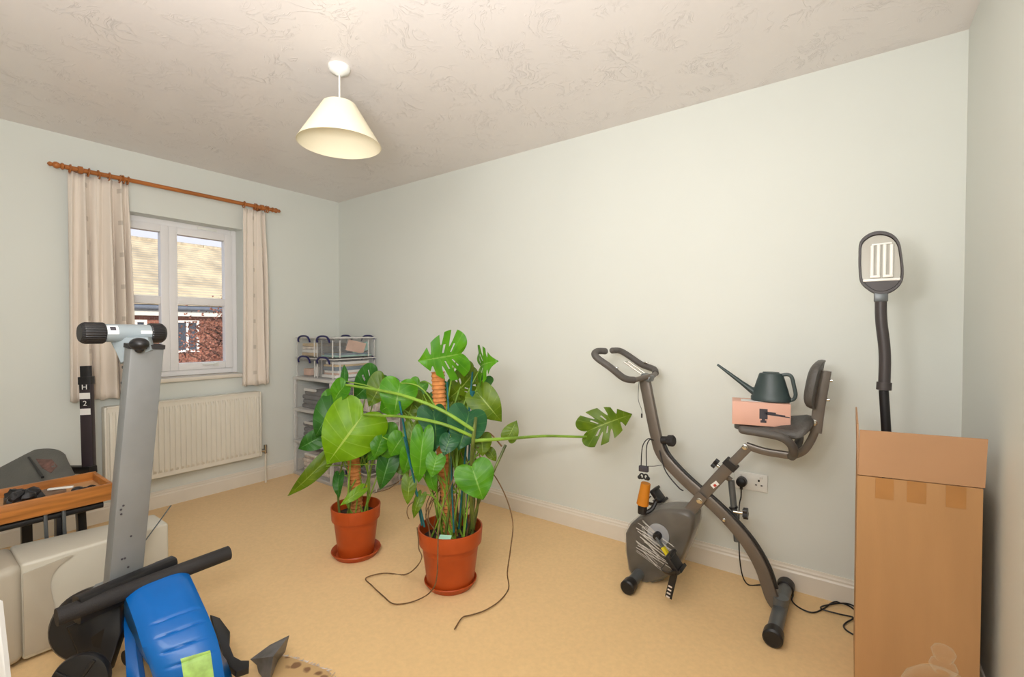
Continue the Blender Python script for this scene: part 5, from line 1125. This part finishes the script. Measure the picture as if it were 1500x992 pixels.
tag(m_.out('black_fitting', M_blk, None), 'small knobbly black fitting beside the white pen in the tray', 'fitting')
# bench
bn = thing('weight_bench', 'black exercise bench with worn charcoal pad under the wooden tray', 'exercise bench', (.8, -2.2, 0))
# pad
pk = spline([(-0.4110, -2.2860, 0.4280), (-0.1850, -2.1200, 0.4720), (-0.0720, -2.0370, 0.4960), (0.0290, -1.9750, 0.5150), (0.1010, -1.9350, 0.5130), (0.1610, -1.9170, 0.4910)], 5)
pf_ = spline([(0.1230, -2.3210, 0.2960), (0.3020, -2.1640, 0.3310), (0.3820, -2.0810, 0.3560), (0.4460, -2.0090, 0.3770), (0.4610, -1.9480, 0.3850), (0.4510, -1.9060, 0.3900)], 5); rows = []
for j in range(9):
    t = j/8; rows.append([lerp(a, b_, t)+Vector((0, 0, .012*math.sin(PI*t)-.006*(abs(2*t-1)**6))) for a, b_ in zip(pk, pf_)])
MB().grid(rows).out('pad', P('bench_vinyl', (98, 97, 92), .5, var=.06, bump=.2, bs=120), bn, smooth=60, solid=.045)
g0, g1 = Vector((0.1000, -2.0360, 0.4770)), Vector((0.3600, -2.0210, 0.4110))
MB().sweep([g0+Vector((.012, -.006, .028)), g1+Vector((.012, -.006, .028))], rect(.012, .01, .003), up=(0, 0, 1)).out('pad_groove', M_blk, bn)
pu = P('worn_patch', (116, 84, 76), .7, var=.2, vs=40)
pbz = [(0.1320, -2.0130, 0.4690), (0.2200, -1.9610, 0.4680), (0.3010, -1.9520, 0.4420), (0.3400, -1.9860, 0.4200), (0.2590, -2.0080, 0.4400)]
MB().prism([Vector(p)+Vector((.010, -.006, .029)) for p in pbz], (-.004, .002, -.004)).out('worn_patch', pu, bn, smooth=0)
# upright post
pt, pbm = Vector((0.2440, -1.8200, 1.0140)), Vector((0.2670, -1.8180, 0.3860))
pbm = Vector((pt.x, pt.y, pbm.z)) if False else pbm
MB().sweep([pbm, lerp(pt, pbm, .14)], rect(.055, .04, .004), up=(-.8, .6, 0), framed=True).out('upright', P('dark_plum_metal', (48, 38, 44), .4), bn)
MB().sweep([lerp(pt, pbm, .12), pt], rect(.046, .034, .004), up=(-.8, .6, 0), framed=True).out('inner_post', M_blk, bn)['label'] = 'charcoal inner post'
MB().sweep([lerp(pt, pbm, .17), lerp(pt, pbm, .10)], rect(.062, .048, .004), up=(-.8, .6, 0), framed=True).out('collar', M_blk, bn)
vd = Vector((.8, -.6, 0)); sdv = Vector((.6, .8, 0))
dwn = (pbm-pt).normalized()
def scale_label(f, hgt, txt, inv=False):
    c_ = lerp(pt, pbm, f)+vd*.021
    Rm = Matrix((sdv, -vd, -dwn)).transposed()
    MB().box(c_, (.050, .0012, hgt), Rm).out('scale_label', M_blk if inv else M_paper, bn, smooth=0)
    if txt:
        cu = bpy.data.curves.new('numeral', 'FONT'); cu.body = txt; cu.size = .040; cu.align_x = 'CENTER'; cu.align_y = 'CENTER'; cu.extrude = .0006
        tmp = bpy.data.objects.new('tmp', cu); me = bpy.data.meshes.new_from_object(tmp); bpy.data.objects.remove(tmp)
        Rt = Matrix((sdv, -dwn, vd)).transposed()
        me.transform(Matrix.Translation(c_+vd*.0012-OFF[bn.name]) @ Rt.to_4x4()); me.materials.clear(); me.materials.append(M_paper if inv else M_blk)
        o_ = bpy.data.objects.new('numeral', me); COL.objects.link(o_); o_.parent = bn
scale_label(.195, .026, 'H', True); scale_label(.275, .035, None); scale_label(.345, .030, '2', True); scale_label(.42, .036, None)
lf = [Vector((0.1530, -1.8760, 0.4040)), Vector((0.3120, -1.8090, 0.4160))]
MB().sweep([lf[0]-(lf[1]-lf[0])*.9, lf[1]], rect(.04, .042, .004), up=(0, 0, 1)).out('post_arm', M_blk, bn)
# under-tray bar, brackets and seat
u0, u1 = Vector((1.16, -2.37, tz0-.028)), Vector((1.16, -1.955, tz0-.028))
MB().tube([u0, u1], .0155, 14).out('roller_bar', M_blk, bn)
MB().bb((.93, -2.36, tz0-.05), (1.13, -2.14, tz0-.012), .012).out('seat_plate', M_blk, bn)
m_ = MB()
for y in (-2.14, -2.085): m_.sweep(spline([(1.18, y, tz0-.01), (1.184, y, tz0-.04), (1.165, y+.004, tz0-.10), (1.15, y+.01, tz0-.2)], 4), rect(.012, .012, .003), up=(0, 1, 0))
m_.out('bracket', M_bike2, bn)
for (a, b_) in (((1.14, -2.09, tz0-.03), (1.06, -2.08, .0)), ((1.0, -2.0, tz0-.03), (.94, -1.975, .0)), ((.98, -2.30, tz0-.03), (.98, -2.32, .0)), ((1.0, -1.97, tz0-.012), (.62, -2.02, .30))):
    MB().sweep([a, b_], rect(.05, .03, .004), up=(0, 1, 0) if b_[2] == 0 else (0, 1, 0)).out('leg', M_blk, bn)
MB().sweep([(1.0, -2.02, tz0-.026), (.70, -2.06, .40), (.45, -2.1, .38)], rect(.04, .04, .004), up=(0, 0, 1)).out('frame_rail', M_blk, bn)
MB().sweep([(.45, -2.28, .02), (.45, -1.88, .02)], rect(.04, .04, .004), up=(0, 0, 1)).out('rear_foot', M_blk, bn)
MB().sweep([(.45, -2.1, .02), (.45, -2.1, .40)], rect(.04, .04, .004), up=(0, 1, 0)).out('leg', M_blk, bn)

# ================================================================== BITS AT THE BOTTOM EDGE
bl = [(2.3430, -1.8670, 0.2000), (2.2980, -1.7860, 0.1800), (2.2400, -1.6910, 0.1400), (2.2460, -1.7070, 0.1000), (2.3030, -1.7600, 0.1000), (2.3440, -1.7910, 0.0800), (2.2870, -1.8320, 0.0800), ((2.2810, -1.8140, 0.1000)), (2.2940, -1.8220, 0.1400)]
bl = [(2.1160, -1.7650, 0.0440), (2.1300, -1.7040, 0.0660), (2.1480, -1.6420, 0.0770), (2.1360, -1.6520, 0.0160), (2.1550, -1.6880, -0.0140), (2.1860, -1.7160, -0.0630), (2.1630, -1.7580, -0.0480), (2.1460, -1.7560, 0.0320)]
m_ = MB(); apex = [Vector(p) for p in bl]; ctr = Vector((2.2410, -1.7470, 0.0960)); cb2 = Vector((2.2510, -1.7670, -0.0010)); dd = Vector((-.01, .01, -.008))
vs = [m_.bm.verts.new(p) for p in apex]; vc = m_.bm.verts.new(ctr); vb = m_.bm.verts.new(cb2)
m_.bm.faces.new((vs[0], vs[1], vc)); m_.bm.faces.new((vs[1], vs[2], vc)); m_.bm.faces.new((vs[2], vs[3], vc)); m_.bm.faces.new((vs[3], vs[4], vc)); m_.bm.faces.new((vs[4], vs[5], vb, vc)); m_.bm.faces.new((vc, vb, vs[6], vs[7])); m_.bm.faces.new((vc, vs[7], vs[0]))
for v in m_.bm.verts: v.co.z = max(v.co.z, .013)
tag(m_.out('folded_metal_blade', M_zinc, None, smooth=0, solid=.004), 'weathered grey pointed metal piece standing on the rug by the blue cover', 'metal piece')
# small patterned rug with frayed edge
mr = bpy.data.materials.new('patterned_rug'); mr.use_nodes = True; n = mr.node_tree; b = n.nodes['Principled BSDF']
tc = n.nodes.new('ShaderNodeTexCoord'); vo = n.nodes.new('ShaderNodeTexVoronoi'); vo.inputs['Scale'].default_value = 22; nzz = n.nodes.new('ShaderNodeTexNoise'); nzz.inputs['Scale'].default_value = 18
n.links.new(tc.outputs['Object'], vo.inputs['Vector']); n.links.new(tc.outputs['Object'], nzz.inputs['Vector']); ad = n.nodes.new('ShaderNodeMath'); ad.operation = 'ADD'
n.links.new(vo.outputs['Distance'], ad.inputs[0]); n.links.new(nzz.outputs['Fac'], ad.inputs[1]); rp = n.nodes.new('ShaderNodeValToRGB')
rp.color_ramp.elements[0].position = .70; rp.color_ramp.elements[0].color = (*lin((142, 106, 74)), 1); rp.color_ramp.elements[1].position = .86; rp.color_ramp.elements[1].color = (*lin((206, 170, 120)), 1)
n.links.new(ad.outputs[0], rp.inputs[0]); n.links.new(rp.outputs[0], b.inputs['Base Color']); b.inputs['Roughness'].default_value = .95
rg_ = thing('patterned_rug', 'small tan and brown patterned rug with frayed edge at the bottom of the photo', 'rug', (2.3, -1.9, 0))
ra = [(2.1200, -1.6770, 0.0030), (2.1740, -1.6520, 0.0030), (2.2470, -1.6330, 0.0030), (2.3420, -1.6100, 0.0030), (2.4540, -1.6250, 0.0030), (2.5410, -1.7300, 0.0030), (2.3700, -1.8550, 0.0030), (2.1750, -1.7510, 0.0030)]
MB().prism(ra, (0, 0, .009), .002).out('pile', mr, rg_)
m_ = MB(); ee = spline(ra[:5], 10)
for i, p in enumerate(ee):
    for q in range(2): m_.tube([p+Vector((0, 0, .004)), p+Vector((rnd.uniform(-.01, .02), rnd.uniform(.005, .022), .001))], .0012, 4)
f = m_.out('fringe', M_mix, rg_); f['kind'] = 'stuff'
wt = tag(MB().prism([(1.8980, -2.3600, 0.4650), (1.9150, -2.3470, 0.4550), (2.0540, -2.3490, 0.2960), (1.9960, -2.3910, 0.2960)], (-.012, .010, 0)).out('white_board', M_paper, None, smooth=0), 'white board edge leaning at the lower left corner of the photo', 'board')
